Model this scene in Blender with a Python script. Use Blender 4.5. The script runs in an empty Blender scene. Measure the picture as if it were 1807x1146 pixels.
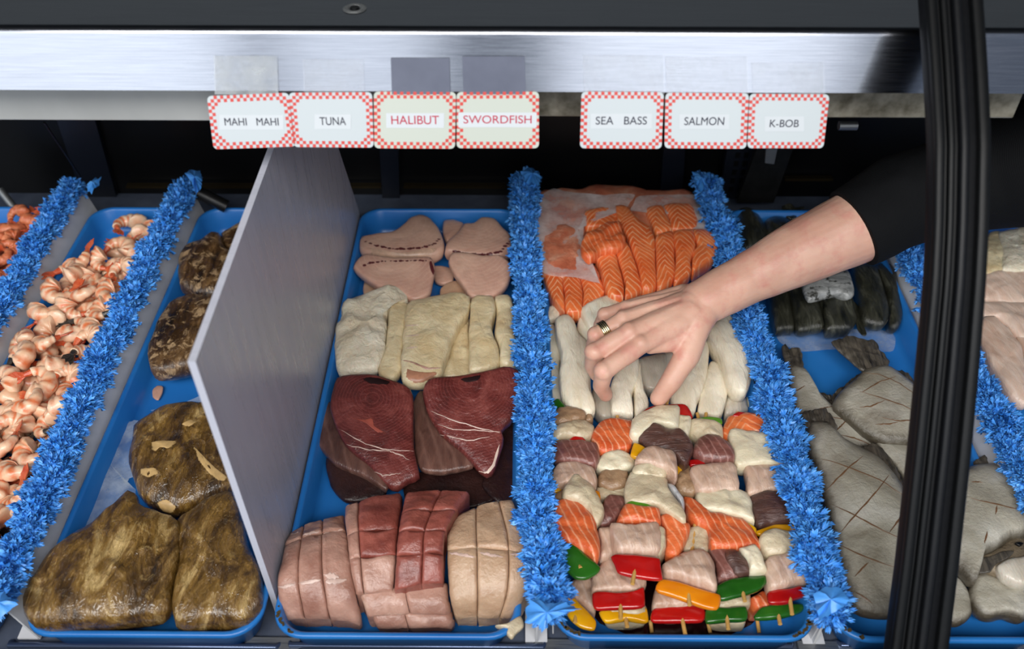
import bpy, bmesh, math, random
from mathutils import Vector, Matrix, noise
from mathutils.bvhtree import BVHTree
rnd = random.Random(7)
D = bpy.data
SC = bpy.context.scene
COL = SC.collection
R = math.radians

# ------------------------------------------------------------------ camera
FPX = 1600.0; PITCH = R(43.2); YAW = .0075
CAM = Vector((0, -.428, .855))
cd = D.cameras.new('camera'); cam = D.objects.new('camera', cd); COL.objects.link(cam)
cam.location = CAM; cam.rotation_euler = (R(90) - PITCH, 0, YAW)
cd.sensor_width = 36; cd.lens = FPX / 1807 * 36; cd.clip_start = .02
cd.dof.use_dof = True; cd.dof.focus_distance = 1.02; cd.dof.aperture_fstop = 4.5
SC.camera = cam

# ------------------------------------------------------------------ world, lamps, exposure
w = D.worlds.new('world'); SC.world = w; w.use_nodes = True
bg = w.node_tree.nodes['Background']; bg.inputs['Color'].default_value = (.62, .74, .95, 1); bg.inputs['Strength'].default_value = .4

def area(name, loc, target, sx, sy, power, col=(1, 1, 1)):
    l = D.lights.new(name, 'AREA'); l.shape = 'RECTANGLE'; l.size = sx; l.size_y = sy; l.energy = power; l.color = col
    o = D.objects.new(name, l); COL.objects.link(o); o.location = loc
    o.rotation_euler = (Vector(target) - Vector(loc)).to_track_quat('-Z', 'Y').to_euler()
    return o
# the shop front behind the photographer: three tall panes of daylight
area('daylight_left', (-2.1, -2.3, 1.55), (-2.1, .3, .35), 2.0, 2.3, 52, (.92, .96, 1))
area('daylight_middle', (-.62, -2.3, 1.55), (-.62, .3, .35), .62, 2.3, 13, (.92, .96, 1))
area('daylight_right', (.72, -2.3, 1.55), (.72, .3, .35), 1.15, 2.3, 29, (.94, .97, 1))
# strip lamp in the ceiling over the counter front
area('ceiling_lamp', (-.3, -1.6, 2.25), (-.1, .25, 0), 2.6, .8, 88, (1, .965, .92))

SC.view_settings.view_transform = 'Standard'; SC.view_settings.look = 'None'
SC.view_settings.gamma = 1; SC.view_settings.use_curve_mapping = False
SC.view_settings.exposure = -.3

# ------------------------------------------------------------------ pixel rays -> points on real planes
def ray(px, py):
    u = (px - 903.5) / FPX; v = -(py - 573) / FPX
    F = Vector((-math.sin(YAW) * math.cos(PITCH), math.cos(YAW) * math.cos(PITCH), -math.sin(PITCH)))
    Rr = Vector((math.cos(YAW), math.sin(YAW), 0))
    U = Vector((-math.sin(YAW) * math.sin(PITCH), math.cos(YAW) * math.sin(PITCH), math.cos(PITCH)))
    return F + Rr * u + U * v
def at(px, py, z):
    d = ray(px, py); return CAM + d * ((z - CAM.z) / d.z)
def atp(px, py, P, n):
    d = ray(px, py); return CAM + d * ((P - CAM).dot(n) / d.dot(n))
def aty(px, py, Y):
    d = ray(px, py); return CAM + d * ((Y - CAM.y) / d.y)
# zoom windows used when measuring: (x0, y0, scale)
ZC = (540, 340, 3.183); ZT = (460, 620, 2.179); ZS = (880, 280, 2.490); ZB = (950, 400, 3.182)
ZK = (900, 690, 2.5133); ZF = (1280, 340, 2.4915); ZG = (1367, 740, 2.823); ZM = (0, 280, 2.604)
ZN = (0, 640, 2.264); Z1 = (0, 0, 1)
def pxs(Z, pts): return [(Z[0] + x / Z[2], Z[1] + y / Z[2]) for x, y in pts]

# ------------------------------------------------------------------ materials
def lin(c):
    def f(v):
        v /= 255.0
        return v / 12.92 if v <= .04045 else ((v + .055) / 1.055) ** 2.4
    return (f(c[0]), f(c[1]), f(c[2]), 1)
class M:
    def __init__(s, name, rough=.4, spec=.5, metal=0, sss=0, coat=0, ssscale=.006):
        s.m = D.materials.new(name); s.m.use_nodes = True
        s.nt = s.m.node_tree; s.b = s.nt.nodes['Principled BSDF']
        b = s.b.inputs
        b['Roughness'].default_value = rough; b['Specular IOR Level'].default_value = spec; b['Metallic'].default_value = metal
        b['Subsurface Weight'].default_value = sss; b['Subsurface Scale'].default_value = ssscale
        b['Subsurface Radius'].default_value = (1, .5, .35)
        b['Coat Weight'].default_value = coat; b['Coat Roughness'].default_value = .16
        s.co = None
    def n(s, t, **k):
        x = s.nt.nodes.new(t)
        for a, v in k.items():
            if a.startswith('i_'): x.inputs[a[2:].replace('_', ' ')].default_value = v
            else: setattr(x, a, v)
        return x
    def l(s, a, b): s.nt.links.new(a, b)
    def coords(s, rand=True, uv=False):
        if s.co: return s.co
        tc = s.n('ShaderNodeTexCoord')
        out = tc.outputs['UV' if uv else 'Object']
        if rand:
            oi = s.n('ShaderNodeObjectInfo'); mu = s.n('ShaderNodeMath', operation='MULTIPLY'); mu.inputs[1].default_value = 17.0
            s.l(oi.outputs['Random'], mu.inputs[0])
            ad = s.n('ShaderNodeVectorMath', operation='ADD'); s.l(out, ad.inputs[0]); s.l(mu.outputs[0], ad.inputs[1]); out = ad.outputs[0]
        s.co = out; s.raw = tc.outputs['Object']
        return out
    def mapped(s, sc, rot=(0, 0, 0), src=None):
        mp = s.n('ShaderNodeMapping'); mp.inputs['Scale'].default_value = sc; mp.inputs['Rotation'].default_value = rot
        s.l(src or s.coords(), mp.inputs['Vector']); return mp.outputs[0]
    def noise(s, scale, detail=4, rough=.55, src=None, dist=0):
        x = s.n('ShaderNodeTexNoise'); x.inputs['Scale'].default_value = scale; x.inputs['Detail'].default_value = detail
        x.inputs['Roughness'].default_value = rough; x.inputs['Distortion'].default_value = dist
        s.l(src or s.coords(), x.inputs['Vector']); return x.outputs['Fac']
    def ramp(s, fac, stops, interp='LINEAR'):
        r = s.n('ShaderNodeValToRGB'); r.color_ramp.interpolation = interp
        e = r.color_ramp.elements
        while len(e) < len(stops): e.new(.5)
        for i, (p, c) in enumerate(stops):
            e[i].position = p; e[i].color = lin(c) if len(c) == 3 and max(c) > 1.01 else (*c[:3], 1)
        s.l(fac, r.inputs[0]); return r.outputs[0]
    def mix(s, fac, a, b):
        x = s.n('ShaderNodeMix', data_type='RGBA')
        if hasattr(fac, 'default_value') or not isinstance(fac, (int, float)): s.l(fac, x.inputs[0])
        else: x.inputs[0].default_value = fac
        for k, v in ((6, a), (7, b)):
            if isinstance(v, tuple): x.inputs[k].default_value = lin(v)
            else: s.l(v, x.inputs[k])
        return x.outputs[2]
    def math(s, op, a, b=None, c=None):
        x = s.n('ShaderNodeMath', operation=op)
        for i, v in enumerate((a, b, c)):
            if v is None: continue
            if isinstance(v, (int, float)): x.inputs[i].default_value = v
            else: s.l(v, x.inputs[i])
        return x.outputs[0]
    def base(s, c):
        if isinstance(c, tuple): s.b.inputs['Base Color'].default_value = lin(c)
        else: s.l(c, s.b.inputs['Base Color'])
        return s
    def bump(s, h, strength=.3, dist=.001):
        x = s.n('ShaderNodeBump'); x.inputs['Strength'].default_value = strength; x.inputs['Distance'].default_value = dist
        s.l(h, x.inputs['Height'])
        prev = s.b.inputs['Normal'].links
        if prev: s.l(prev[0].from_socket, x.inputs['Normal'])
        s.l(x.outputs[0], s.b.inputs['Normal']); s.l(x.outputs[0], s.b.inputs['Coat Normal']); return s
    def rough(s, sock): s.l(sock, s.b.inputs['Roughness']); return s

def plain(name, c, rough=.5, spec=.5, metal=0, var=0, vs=40, **k):
    x = M(name, rough, spec, metal, **k)
    if var:
        c2 = tuple(max(0, v - var) for v in c)
        x.base(x.ramp(x.noise(vs), [(.3, c2), (.7, c)]))
    else: x.base(c)
    return x.m
def fish(name, stops, scale=30, stretch=(1, 1, 1), rot=(0, 0, 0), rough=.35, sss=.25, bump=.35, bscale=220, fine=None, lines=None, coat=.4, spot=None, edge=None):
    x = M(name, rough, .5, 0, sss, coat)
    v = x.mapped(stretch, rot)
    c = x.ramp(x.noise(scale, 5, .6, v, .6), stops)
    if lines:
        kind, freq, lc, power, amt, warp = lines
        sep = x.n('ShaderNodeSeparateXYZ'); x.l(x.raw, sep.inputs[0])
        wn = x.math('MULTIPLY', x.noise(26, 2, .5), warp)
        if kind == 'chevron':
            ax = x.math('ABSOLUTE', x.math('PINGPONG', x.math('ADD', sep.outputs[0], x.math('MULTIPLY_ADD', x.noise(12, 1, .5), .03, .31)), .019))
            t = x.math('ADD', x.math('MULTIPLY', x.math('ADD', sep.outputs[1], x.math('MULTIPLY', ax, -1.5)), freq), wn)
        elif kind == 'ring':
            ln = x.n('ShaderNodeVectorMath', operation='LENGTH')
            ad = x.n('ShaderNodeVectorMath', operation='ADD'); ad.inputs[1].default_value = (.01, -.035, .0); x.l(x.raw, ad.inputs[0])
            x.l(ad.outputs[0], ln.inputs[0])
            t = x.math('ADD', x.math('MULTIPLY', ln.outputs['Value'], freq), wn)
        else:
            t = x.math('ADD', x.math('MULTIPLY', sep.outputs[0], freq), x.math('ADD', wn, x.math('MULTIPLY', sep.outputs[1], freq * .35)))
        sn = x.math('MULTIPLY_ADD', x.math('SINE', t), .5, .5)
        li = x.math('MULTIPLY', x.math('POWER', sn, power), x.math('MULTIPLY', x.ramp(x.noise(14, 2), [(.3, (.35, .35, .35)), (.6, (1, 1, 1))]), amt))
        c = x.mix(li, c, lc)
        x.bump(li, .25, .0006)
    if spot:
        sc, lo, hi, col = spot
        c = x.mix(x.ramp(x.noise(sc, 5, .65), [(lo, (0, 0, 0)), (hi, (1, 1, 1))]), c, col)
    if edge:
        a = x.n('ShaderNodeAttribute', attribute_name='t')
        c = x.mix(x.ramp(x.math('ADD', a.outputs['Fac'], x.math('MULTIPLY_ADD', x.noise(90, 4), .22, -.11)), [(.0, (1, 1, 1)), (edge[0], (0, 0, 0))]), c, edge[1])
    x.base(c)
    if bump:
        x.bump(x.noise(bscale, 5, .65, v), min(1, bump * 1.8), .0016)
        x.bump(x.noise(70, 4, .6, v, .8), min(1, bump * 1.3), .003)
    return x.m

MT = {}
def tray_mat():
    x = M('blue_tray_plastic', .32, .5, 0, 0)
    x.base(x.ramp(x.noise(9, 3), [(.3, (32, 108, 186)), (.7, (44, 126, 204))]))
    x.bump(x.noise(60, 3), .08, .001); return x.m
MT['tray'] = tray_mat()
MT['rimstain'] = plain('brown_stain', (72, 58, 28), .6)
def leaf_mat():
    x = M('blue_parsley_plastic', .38, .45, 0, 0)
    x.base(x.ramp(x.noise(70, 3), [(.3, (44, 132, 226)), (.7, (102, 178, 248))]))
    x.b.inputs['Transmission Weight'].default_value = 0
    return x.m
MT['leaf'] = leaf_mat()
MT['leaf_light'] = plain('pale_blue_parsley_plastic', (84, 160, 240), .4, var=18)
MT['white_plastic'] = plain('white_divider_plastic', (226, 228, 232), .4, var=14, vs=25)
MT['grey_panel'] = None
def grey_panel():
    x = M('grey_partition_plastic', .3, .4)
    v = x.mapped((1, 16, 1.1), src=x.coords(False))
    x.base(x.ramp(x.noise(4, 4, .5, v), [(.25, (178, 180, 191)), (.75, (190, 191, 202))]))
    x.rough(x.ramp(x.noise(9, 4, .6, v), [(.3, (.22,) * 3), (.7, (.42,) * 3)]))
    x.bump(x.noise(30, 3, .5, v), .03, .001); return x.m
MT['grey_panel'] = grey_panel()
def steel(name, c, rough, ax=(2, 90, 90), bs=.06, stain=None):
    x = M(name, rough, .5, 1)
    v = x.mapped(ax, src=x.coords(False))
    cc = x.ramp(x.noise(10, 4, .6, v), [(.3, tuple(k - 14 for k in c)), (.7, c)])
    if stain: cc = x.mix(x.ramp(x.noise(38, 5, .7), [(.42, (0, 0, 0)), (.62, (1, 1, 1))]), cc, stain)
    x.base(cc); x.rough(x.ramp(x.noise(16, 4, .6, v), [(.3, (rough * .8,) * 3), (.7, (rough * 1.25,) * 3)]))
    x.bump(x.noise(14, 3, .5, v), bs, .0006); return x.m
MT['steel'] = steel('brushed_steel', (152, 155, 163), .17)
MT['steel_dim'] = steel('dull_steel', (176, 178, 178), .5)
MT['housing'] = plain('satin_housing', (176, 177, 174), .45, .5, .25, var=12, vs=14)
MT['housing_dirty'] = plain('condensation_stained_housing', (158, 152, 136), .35, .6, .2, var=70, vs=60)
MT['steel_dirty'] = steel('stained_steel', (150, 148, 140), .4, ax=(6, 30, 30), stain=(112, 92, 62))
MT['deck'] = plain('deck_enamel', (88, 96, 112), .35, var=18)
MT['rail'] = plain('rail_steel', (112, 128, 160), .3, metal=.8)
MT['black'] = plain('black_panel', (8, 8, 9), .35, .3)
MT['darkwall'] = plain('dark_wall', (108, 112, 112), .8, var=6)
MT['dark_blue'] = plain('dark_post', (16, 20, 30), .35)
MT['brown_trim'] = plain('brown_track', (52, 42, 22), .4, metal=.6)
MT['bracket'] = plain('dark_bracket', (46, 46, 46), .4, metal=.7, var=12)
MT['rubber'] = plain('black_rubber', (7, 8, 9), .5, .28, var=4, vs=200)
MT['rubber2'] = plain('black_extrusion', (9, 10, 13), .5, .3, var=5, vs=200)
MT['card'] = plain('card_white', (184, 191, 193), .28, .5)
MT['card_warm'] = plain('card_cream', (184, 189, 178), .28, .5)
MT['strip'] = plain('paper_strip', (194, 199, 202), .5)
MT['check'] = plain('red_check', (196, 62, 52), .35)
MT['ink'] = plain('ink_black', (22, 24, 48), .6)
MT['ink_red'] = plain('ink_red', (176, 28, 62), .6)
def film(name, c, alpha, rough=.15, nscale=30):
    x = M(name, rough, .6)
    x.base(c)
    x.l(x.ramp(x.noise(nscale, 5, .65), [(.35, (alpha * .45,) * 3), (.7, (min(1, alpha * 1.7),) * 3)]), x.b.inputs['Alpha'])
    x.bump(x.noise(90, 4, .6, None, 1.5), .5, .002); return x.m
MT['tape'] = film('clear_tape', (225, 230, 236), .08, .2)
MT['tape_dark'] = plain('dark_tape', (92, 96, 112), .3, var=10)
MT['tape_frost'] = film('frosted_tape', (205, 210, 212), .22, .35, 60)
MT['film'] = film('plastic_film', (196, 208, 222), .34, .16)
MT['paper'] = film('deli_paper', (228, 216, 212), .46, .5, 22)
# fish
MT['salmon'] = fish('salmon_flesh', [(.3, (218, 92, 40)), (.7, (244, 134, 74))], 26, rough=.32, lines=('chevron', 560, (250, 190, 146), 8, .95, 9), bump=.25)
MT['salmon_plain'] = fish('salmon_plain', [(.3, (205, 84, 40)), (.7, (232, 120, 66))], 30, rough=.34, lines=('wave', 800, (248, 190, 150), 8, .6, 11), bump=.35)
MT['salmon_back'] = fish('salmon_back', [(.3, (180, 92, 66)), (.7, (214, 134, 100))], 24, rough=.4, spot=(30, .5, .7, (222, 168, 140)))
MT['tuna'] = fish('tuna_flesh', [(.25, (62, 26, 24)), (.5, (104, 44, 40)), (.75, (142, 76, 68))], 30, rough=.34, lines=('ring', 1900, (170, 92, 84), 9, .34, 9), bump=.4, bscale=160)
MT['tuna_brown'] = fish('tuna_brown', [(.3, (70, 44, 38)), (.7, (122, 86, 74))], 30, stretch=(2, .5, 1), rough=.3, lines=('wave', 420, (148, 110, 96), 4, .4, 6))
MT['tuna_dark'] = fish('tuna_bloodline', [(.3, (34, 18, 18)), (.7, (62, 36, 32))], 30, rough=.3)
MT['sword'] = fish('swordfish_flesh', [(.3, (192, 146, 128)), (.7, (218, 178, 156))], 18, rough=.38, lines=('ring', 1000, (228, 196, 176), 7, .3, 8), bump=.22)
MT['sword_tan'] = fish('swordfish_tan', [(.3, (190, 148, 120)), (.7, (220, 184, 152))], 22, rough=.4, bump=.22, spot=(26, .58, .74, (172, 108, 96)))
MT['halibut'] = fish('halibut_flesh', [(.3, (212, 188, 144)), (.7, (238, 224, 188))], 24, rough=.34, bump=.5, bscale=90, spot=(16, .62, .8, (198, 162, 112)))
MT['halibut_white'] = fish('halibut_flaky', [(.3, (222, 206, 176)), (.7, (242, 234, 214))], 24, rough=.36, bump=.9, bscale=110)
MT['bass'] = fish('sea_bass_flesh', [(.3, (230, 216, 188)), (.7, (248, 240, 220))], 20, stretch=(2.5, .6, 1), rough=.36, sss=.2, bump=.4, bscale=140)
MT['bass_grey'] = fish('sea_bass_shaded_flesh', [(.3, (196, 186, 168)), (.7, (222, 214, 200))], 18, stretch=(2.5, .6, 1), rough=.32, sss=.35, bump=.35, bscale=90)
MT['loin_pink'] = fish('loin_pink', [(.3, (150, 104, 88)), (.7, (202, 160, 142))], 20, rough=.36, bump=.3, spot=(22, .6, .75, (226, 196, 176)))
MT['loin_red'] = fish('loin_red', [(.3, (106, 46, 38)), (.7, (172, 98, 84))], 22, rough=.34, bump=.3, spot=(30, .6, .8, (84, 34, 30)))
MT['loin_tan'] = fish('loin_tan', [(.3, (170, 134, 104)), (.7, (206, 174, 144))], 24, rough=.36, bump=.35, spot=(16, .6, .8, (184, 120, 100)))
MT['membrane'] = plain('white_membrane', (222, 196, 180), .35)
MT['blood'] = plain('dark_bloodline', (104, 40, 44), .35)
MT['cut'] = plain('cut_flesh', (110, 78, 52), .5)
MT['gap'] = plain('tuna_gap', (176, 92, 78), .4)
def softmat(key, c, rough=.35, k=1.0, ns=260):
    x = M(key + '_soft', rough, .5); x.base(x.ramp(x.noise(120, 4), [(.3, tuple(v * .82 for v in c)), (.7, c)]))
    a = x.n('ShaderNodeAttribute', attribute_name='t')
    f = x.math('ADD', a.outputs['Fac'], x.math('MULTIPLY_ADD', x.noise(ns, 4, .65), 1.3, -.78))
    x.l(x.ramp(x.math('MULTIPLY', f, k), [(.02, (0, 0, 0)), (.38, (1, 1, 1))]), x.b.inputs['Alpha']); MT[key + '_soft'] = x.m
softmat('membrane', (222, 190, 176)); softmat('blood', (100, 42, 46)); softmat('gap', (168, 84, 70)); softmat('tuna_dark', (40, 24, 24))
softmat('mahi_patch', (204, 168, 112)); softmat('loin_pink', (190, 134, 104)); softmat('sword_tan', (214, 176, 150)); softmat('mahi_edge', (176, 142, 84))
MT['pale'] = fish('kebab_white_fish', [(.3, (188, 168, 136)), (.7, (222, 208, 178))], 30, rough=.34, bump=.4, bscale=130)
MT['palepink'] = fish('kebab_pink_fish', [(.3, (184, 148, 126)), (.7, (216, 186, 164))], 34, stretch=(2, .7, 1), rough=.34, lines=('wave', 600, (236, 214, 200), 6, .4, 6), bump=.3)
MT['kwhite'] = fish('kebab_halibut', [(.3, (214, 200, 168)), (.7, (234, 224, 198))], 26, rough=.32, bump=.25)
MT['ktuna'] = fish('kebab_tuna', [(.3, (96, 54, 48)), (.7, (146, 96, 86))], 34, rough=.32, lines=('wave', 800, (184, 140, 130), 8, .45, 7), bump=.3)
MT['kdark'] = fish('kebab_bloodline', [(.3, (54, 34, 32)), (.7, (104, 72, 62))], 44, stretch=(.6, 2.5, 1), rough=.3)
MT['kbrown'] = fish('kebab_brown_fish', [(.3, (140, 108, 80)), (.7, (184, 152, 118))], 34, rough=.36)
MT['skin_silver'] = fish('silver_skin', [(.3, (150, 150, 154)), (.7, (214, 212, 212))], 60, rough=.25)
def pepper(name, a, b):
    x = M(name, .2, .55, 0, .08, .5); x.base(x.ramp(x.noise(24, 3), [(.3, a), (.7, b)])); x.bump(x.noise(40, 2), .1, .001); return x.m
MT['red'] = pepper('red_pepper', (158, 12, 14), (196, 26, 22)); MT['green'] = pepper('green_pepper', (22, 74, 16), (46, 108, 30))
MT['yellow'] = pepper('yellow_pepper', (212, 146, 8), (236, 176, 20)); MT['orange'] = pepper('orange_pepper', (224, 122, 8), (240, 152, 24))
MT['greenl'] = pepper('light_green_pepper', (70, 128, 30), (104, 156, 48))
MT['shade_juice'] = plain('dark_red_shade_juice', (34, 10, 14), .12, .6)  # dark colour stands in for shade as well as liquid
MT['wood'] = plain('bamboo', (214, 168, 96), .55, var=20, vs=120)
def mahi_mat(name, stops, wrap):
    x = M(name, .3, .6, 0, 0, 1.0 if wrap else .5)
    v = x.mapped((1.8, .7, 1), (0, 0, .45))
    c = x.ramp(x.noise(19, 8, .7, v, .9), stops)
    if wrap:
        c = x.mix(x.ramp(x.noise(75, 5, .7, None, 1.0), [(.60, (0, 0, 0)), (.70, (.6, .6, .6))]), c, (190, 160, 104))
    else:
        c = x.mix(x.ramp(x.noise(60, 5, .7, None, .8), [(.52, (0, 0, 0)), (.62, (.85, .85, .85))]), c, (176, 146, 108))
    x.base(c)
    x.bump(x.noise(60, 5, .65, x.mapped((1.8, .8, 1), (0, 0, .35)), 2.5), .35, .004)
    v2 = x.mapped((4, 1, 1), (0, 0, -.3))
    x.bump(x.noise(70, 4, .6, v2, 3.0), .6 if wrap else .35, .004)
    vo = x.n('ShaderNodeTexVoronoi', feature='DISTANCE_TO_EDGE'); vo.inputs['Scale'].default_value = 38; x.l(x.mapped((2.4, .9, 1), (0, 0, .3)), vo.inputs['Vector'])
    x.bump(x.ramp(vo.outputs['Distance'], [(0, (1, 1, 1)), (.25, (0, 0, 0))]), .5 if wrap else .2, .003)
    x.b.inputs['Coat Roughness'].default_value = .07
    cb = x.n('ShaderNodeBump'); cb.inputs['Strength'].default_value = .75; cb.inputs['Distance'].default_value = .006
    x.l(x.math('ABSOLUTE', x.math('SUBTRACT', x.noise(34, 3, .55, x.mapped((1.6, 1, 1), (0, 0, .5)), 2.2), .5)), cb.inputs['Height'])
    x.l(cb.outputs[0], x.b.inputs['Coat Normal'])
    return x.m
MT['mahi'] = mahi_mat('wrapped_mahi_skin', [(.32, (34, 22, 7)), (.44, (84, 58, 20)), (.56, (136, 102, 46)), (.68, (204, 172, 112))], True)
MT['mahi_dark'] = mahi_mat('dark_mottled_skin', [(.36, (24, 16, 9)), (.5, (70, 48, 26)), (.64, (120, 90, 56))], False)
MT['mahi_patch'] = plain('tan_skin_patch', (206, 172, 118), .35, var=25, vs=90)
MT['mahi_flesh'] = plain('pink_flesh_edge', (206, 160, 138), .35, var=14)
MT['flounder'] = fish('flounder_belly', [(.28, (128, 120, 102)), (.5, (172, 166, 150)), (.72, (202, 198, 186))], 13, rough=.34, sss=.1, bump=.35, bscale=300, edge=(.22, (84, 76, 62)), spot=(11, .55, .78, (128, 118, 104)))
MT['fin'] = fish('flounder_fin', [(.3, (32, 30, 28)), (.7, (104, 96, 84))], 70, stretch=(3, .35, 1), rough=.4, sss=0)
MT['tail'] = fish('flounder_tail', [(.3, (92, 80, 62)), (.7, (148, 132, 108))], 26, rough=.4, sss=0, bump=.5)
MT['trout'] = fish('trout_skin', [(.3, (20, 22, 18)), (.55, (52, 52, 42)), (.75, (92, 92, 80))], 34, stretch=(3, .7, 1), rough=.22, sss=0, bump=.35, bscale=260)
MT['trout_belly'] = fish('trout_silver', [(.3, (112, 114, 112)), (.7, (196, 196, 192))], 40, stretch=(.8, 2, 1), rough=.22, sss=0, spot=(70, .54, .62, (60, 60, 54)))
MT['trout_cut'] = fish('trout_cut_flesh', [(.3, (176, 160, 142)), (.7, (214, 202, 188))], 60, rough=.34)
MT['pinkfillet'] = fish('pink_fillet', [(.3, (206, 170, 148)), (.7, (236, 212, 194))], 18, stretch=(2, .6, 1), rough=.34, lines=('wave', 420, (242, 224, 210), 5, .4, 7), bump=.3)
def shrimp_mat():
    x = M('shrimp_flesh', .32, .5, 0, .2, .3)
    a = x.n('ShaderNodeAttribute', attribute_name='t')
    sn = x.math('MULTIPLY_ADD', x.math('SINE', x.math('ADD', x.math('MULTIPLY', a.outputs['Fac'], 34), x.math('MULTIPLY', x.noise(90, 3), 5))), .5, .5)
    band = x.math('MULTIPLY', x.math('POWER', sn, 1.2), x.ramp(x.noise(45, 4), [(.38, (.05,) * 3), (.6, (1,) * 3)]))
    c = x.mix(band, x.ramp(x.noise(50, 3), [(.3, (226, 176, 138)), (.7, (244, 214, 184))]), (220, 118, 70))
    x.base(c); x.bump(x.noise(240, 3), .3, .001); return x.m
MT['shrimp'] = shrimp_mat()
MT['shrimp_orange'] = fish('shrimp_orange', [(.3, (196, 86, 44)), (.7, (232, 150, 108))], 60, rough=.3)
MT['shrimp_tail'] = fish('shrimp_tail', [(.3, (190, 66, 34)), (.7, (222, 116, 72))], 70, rough=.28, sss=0)
MT['shrimp_black'] = fish('shrimp_black_tail', [(.3, (26, 26, 26)), (.7, (74, 66, 58))], 70, rough=.28, sss=0)
def skin_mat():
    x = M('skin', .42, .4, 0, .35, 0, .006); x.b.inputs['Subsurface Radius'].default_value = (1, .35, .2)
    c = x.ramp(x.noise(16, 4), [(.3, (198, 150, 130)), (.7, (220, 178, 156))])
    c = x.mix(x.ramp(x.noise(42, 4, .6), [(.5, (0, 0, 0)), (.72, (.6, .6, .6))]), c, (198, 126, 114))
    x.base(c); x.bump(x.noise(420, 4, .7), .25, .0006)
    x.bump(x.noise(60, 4, .6, x.mapped((.6, 2, 1))), .18, .0012); return x.m
MT['skin'] = skin_mat()
MT['nail'] = plain('fingernail', (226, 172, 152), .25)
MT['sleeve'] = None
def knit():
    x = M('black_knit', .85, .2)
    x.base((9, 10, 12)); 
    wv = x.n('ShaderNodeTexWave'); wv.inputs['Scale'].default_value = 260; wv.inputs['Distortion'].default_value = .6
    x.l(x.coords(False), wv.inputs['Vector']); x.bump(wv.outputs['Fac'], .3, .001); return x.m
MT['sleeve'] = knit()
MT['gold'] = steel('ring_gold', (236, 222, 178), .28, ax=(40, 40, 40))
MT['floor'] = plain('shop_floor', (96, 96, 94), .6, var=14, vs=6)
MT['ceil'] = plain('shop_ceiling', (60, 62, 64), .8, var=6)

# ------------------------------------------------------------------ object helpers
def tag(o, label=None, cat=None, group=None, kind=None):
    if label: o['label'] = label
    if cat: o['category'] = cat
    if group: o['group'] = group
    if kind: o['kind'] = kind
    return o
def thing(name, loc, label, cat, group=None):
    o = D.objects.new(name, None); COL.objects.link(o); o.location = loc; o.empty_display_size = .02
    return tag(o, label, cat, group)
def wloc(o):
    v = Vector(o.location)
    while o.parent: o = o.parent; v += Vector(o.location)
    return v
GEO = {}
def mk(name, verts, faces, mat, parent=None, smooth=True, origin=None, attr=None):
    V = [Vector(v) for v in verts]
    if origin is None:
        origin = Vector((0, 0, 0))
        for v in V: origin += v
        origin /= len(V)
    me = D.meshes.new(name)
    me.from_pydata([v - origin for v in V], [], faces); me.update()
    bm = bmesh.new(); bm.from_mesh(me); bmesh.ops.recalc_face_normals(bm, faces=bm.faces); bm.to_mesh(me); bm.free()
    if smooth: me.polygons.foreach_set('use_smooth', [True] * len(me.polygons))
    if smooth: me.set_sharp_from_angle(angle=R(58))
    if attr:
        a = me.attributes.new('t', 'FLOAT', 'POINT'); a.data.foreach_set('value', attr)
    me.materials.append(MT[mat] if isinstance(mat, str) else mat)
    o = D.objects.new(name, me); COL.objects.link(o)
    if parent is not None:
        o.parent = parent; o.location = origin - wloc(parent)
    else: o.location = origin
    GEO[o] = (V, faces)
    return o
class MB:
    def __init__(s): s.v = []; s.f = []
    def add(s, v, f):
        b = len(s.v); s.v += [Vector(x) for x in v]; s.f += [[b + i for i in q] for q in f]; return s
    def box(s, x0, x1, y0, y1, z0, z1, bev=0):
        b = bmesh.new(); bmesh.ops.create_cube(b, size=1)
        for v in b.verts: v.co = Vector(((x0 + x1) / 2 + v.co.x * (x1 - x0), (y0 + y1) / 2 + v.co.y * (y1 - y0), (z0 + z1) / 2 + v.co.z * (z1 - z0)))
        if bev: bmesh.ops.bevel(b, geom=b.edges[:] , offset=bev, segments=2, affect='EDGES', profile=.5)
        b.verts.index_update(); s.add([v.co.copy() for v in b.verts], [[v.index for v in f.verts] for f in b.faces]); b.free(); return s
    def tube(s, pts, radii, n=10, cap=True):
        P = [Vector(p) for p in pts]
        if isinstance(radii, (int, float)): radii = [radii] * len(P)
        vs = []; fs = []
        up = Vector((0, 0, 1))
        for i, p in enumerate(P):
            d = (P[min(i + 1, len(P) - 1)] - P[max(i - 1, 0)]).normalized()
            a = d.cross(up)
            if a.length < 1e-3: a = d.cross(Vector((1, 0, 0)))
            a.normalize(); b = d.cross(a)
            for k in range(n):
                t = 2 * math.pi * k / n
                vs.append(p + (a * math.cos(t) + b * math.sin(t)) * radii[i])
        for i in range(len(P) - 1):
            for k in range(n):
                fs.append([i * n + k, i * n + (k + 1) % n, (i + 1) * n + (k + 1) % n, (i + 1) * n + k])
        if cap: fs += [list(range(n))[::-1], [(len(P) - 1) * n + k for k in range(n)]]
        return s.add(vs, fs)
    def prism(s, poly, ext):
        n = len(poly); P = [Vector(p) for p in poly]; E = Vector(ext)
        return s.add(P + [p + E for p in P], [list(range(n)), [n + i for i in range(n)][::-1]] + [[i, (i + 1) % n, n + (i + 1) % n, n + i] for i in range(n)])
    def build(s, name, mat, parent=None, smooth=False): return mk(name, s.v, s.f, mat, parent, smooth)

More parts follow.
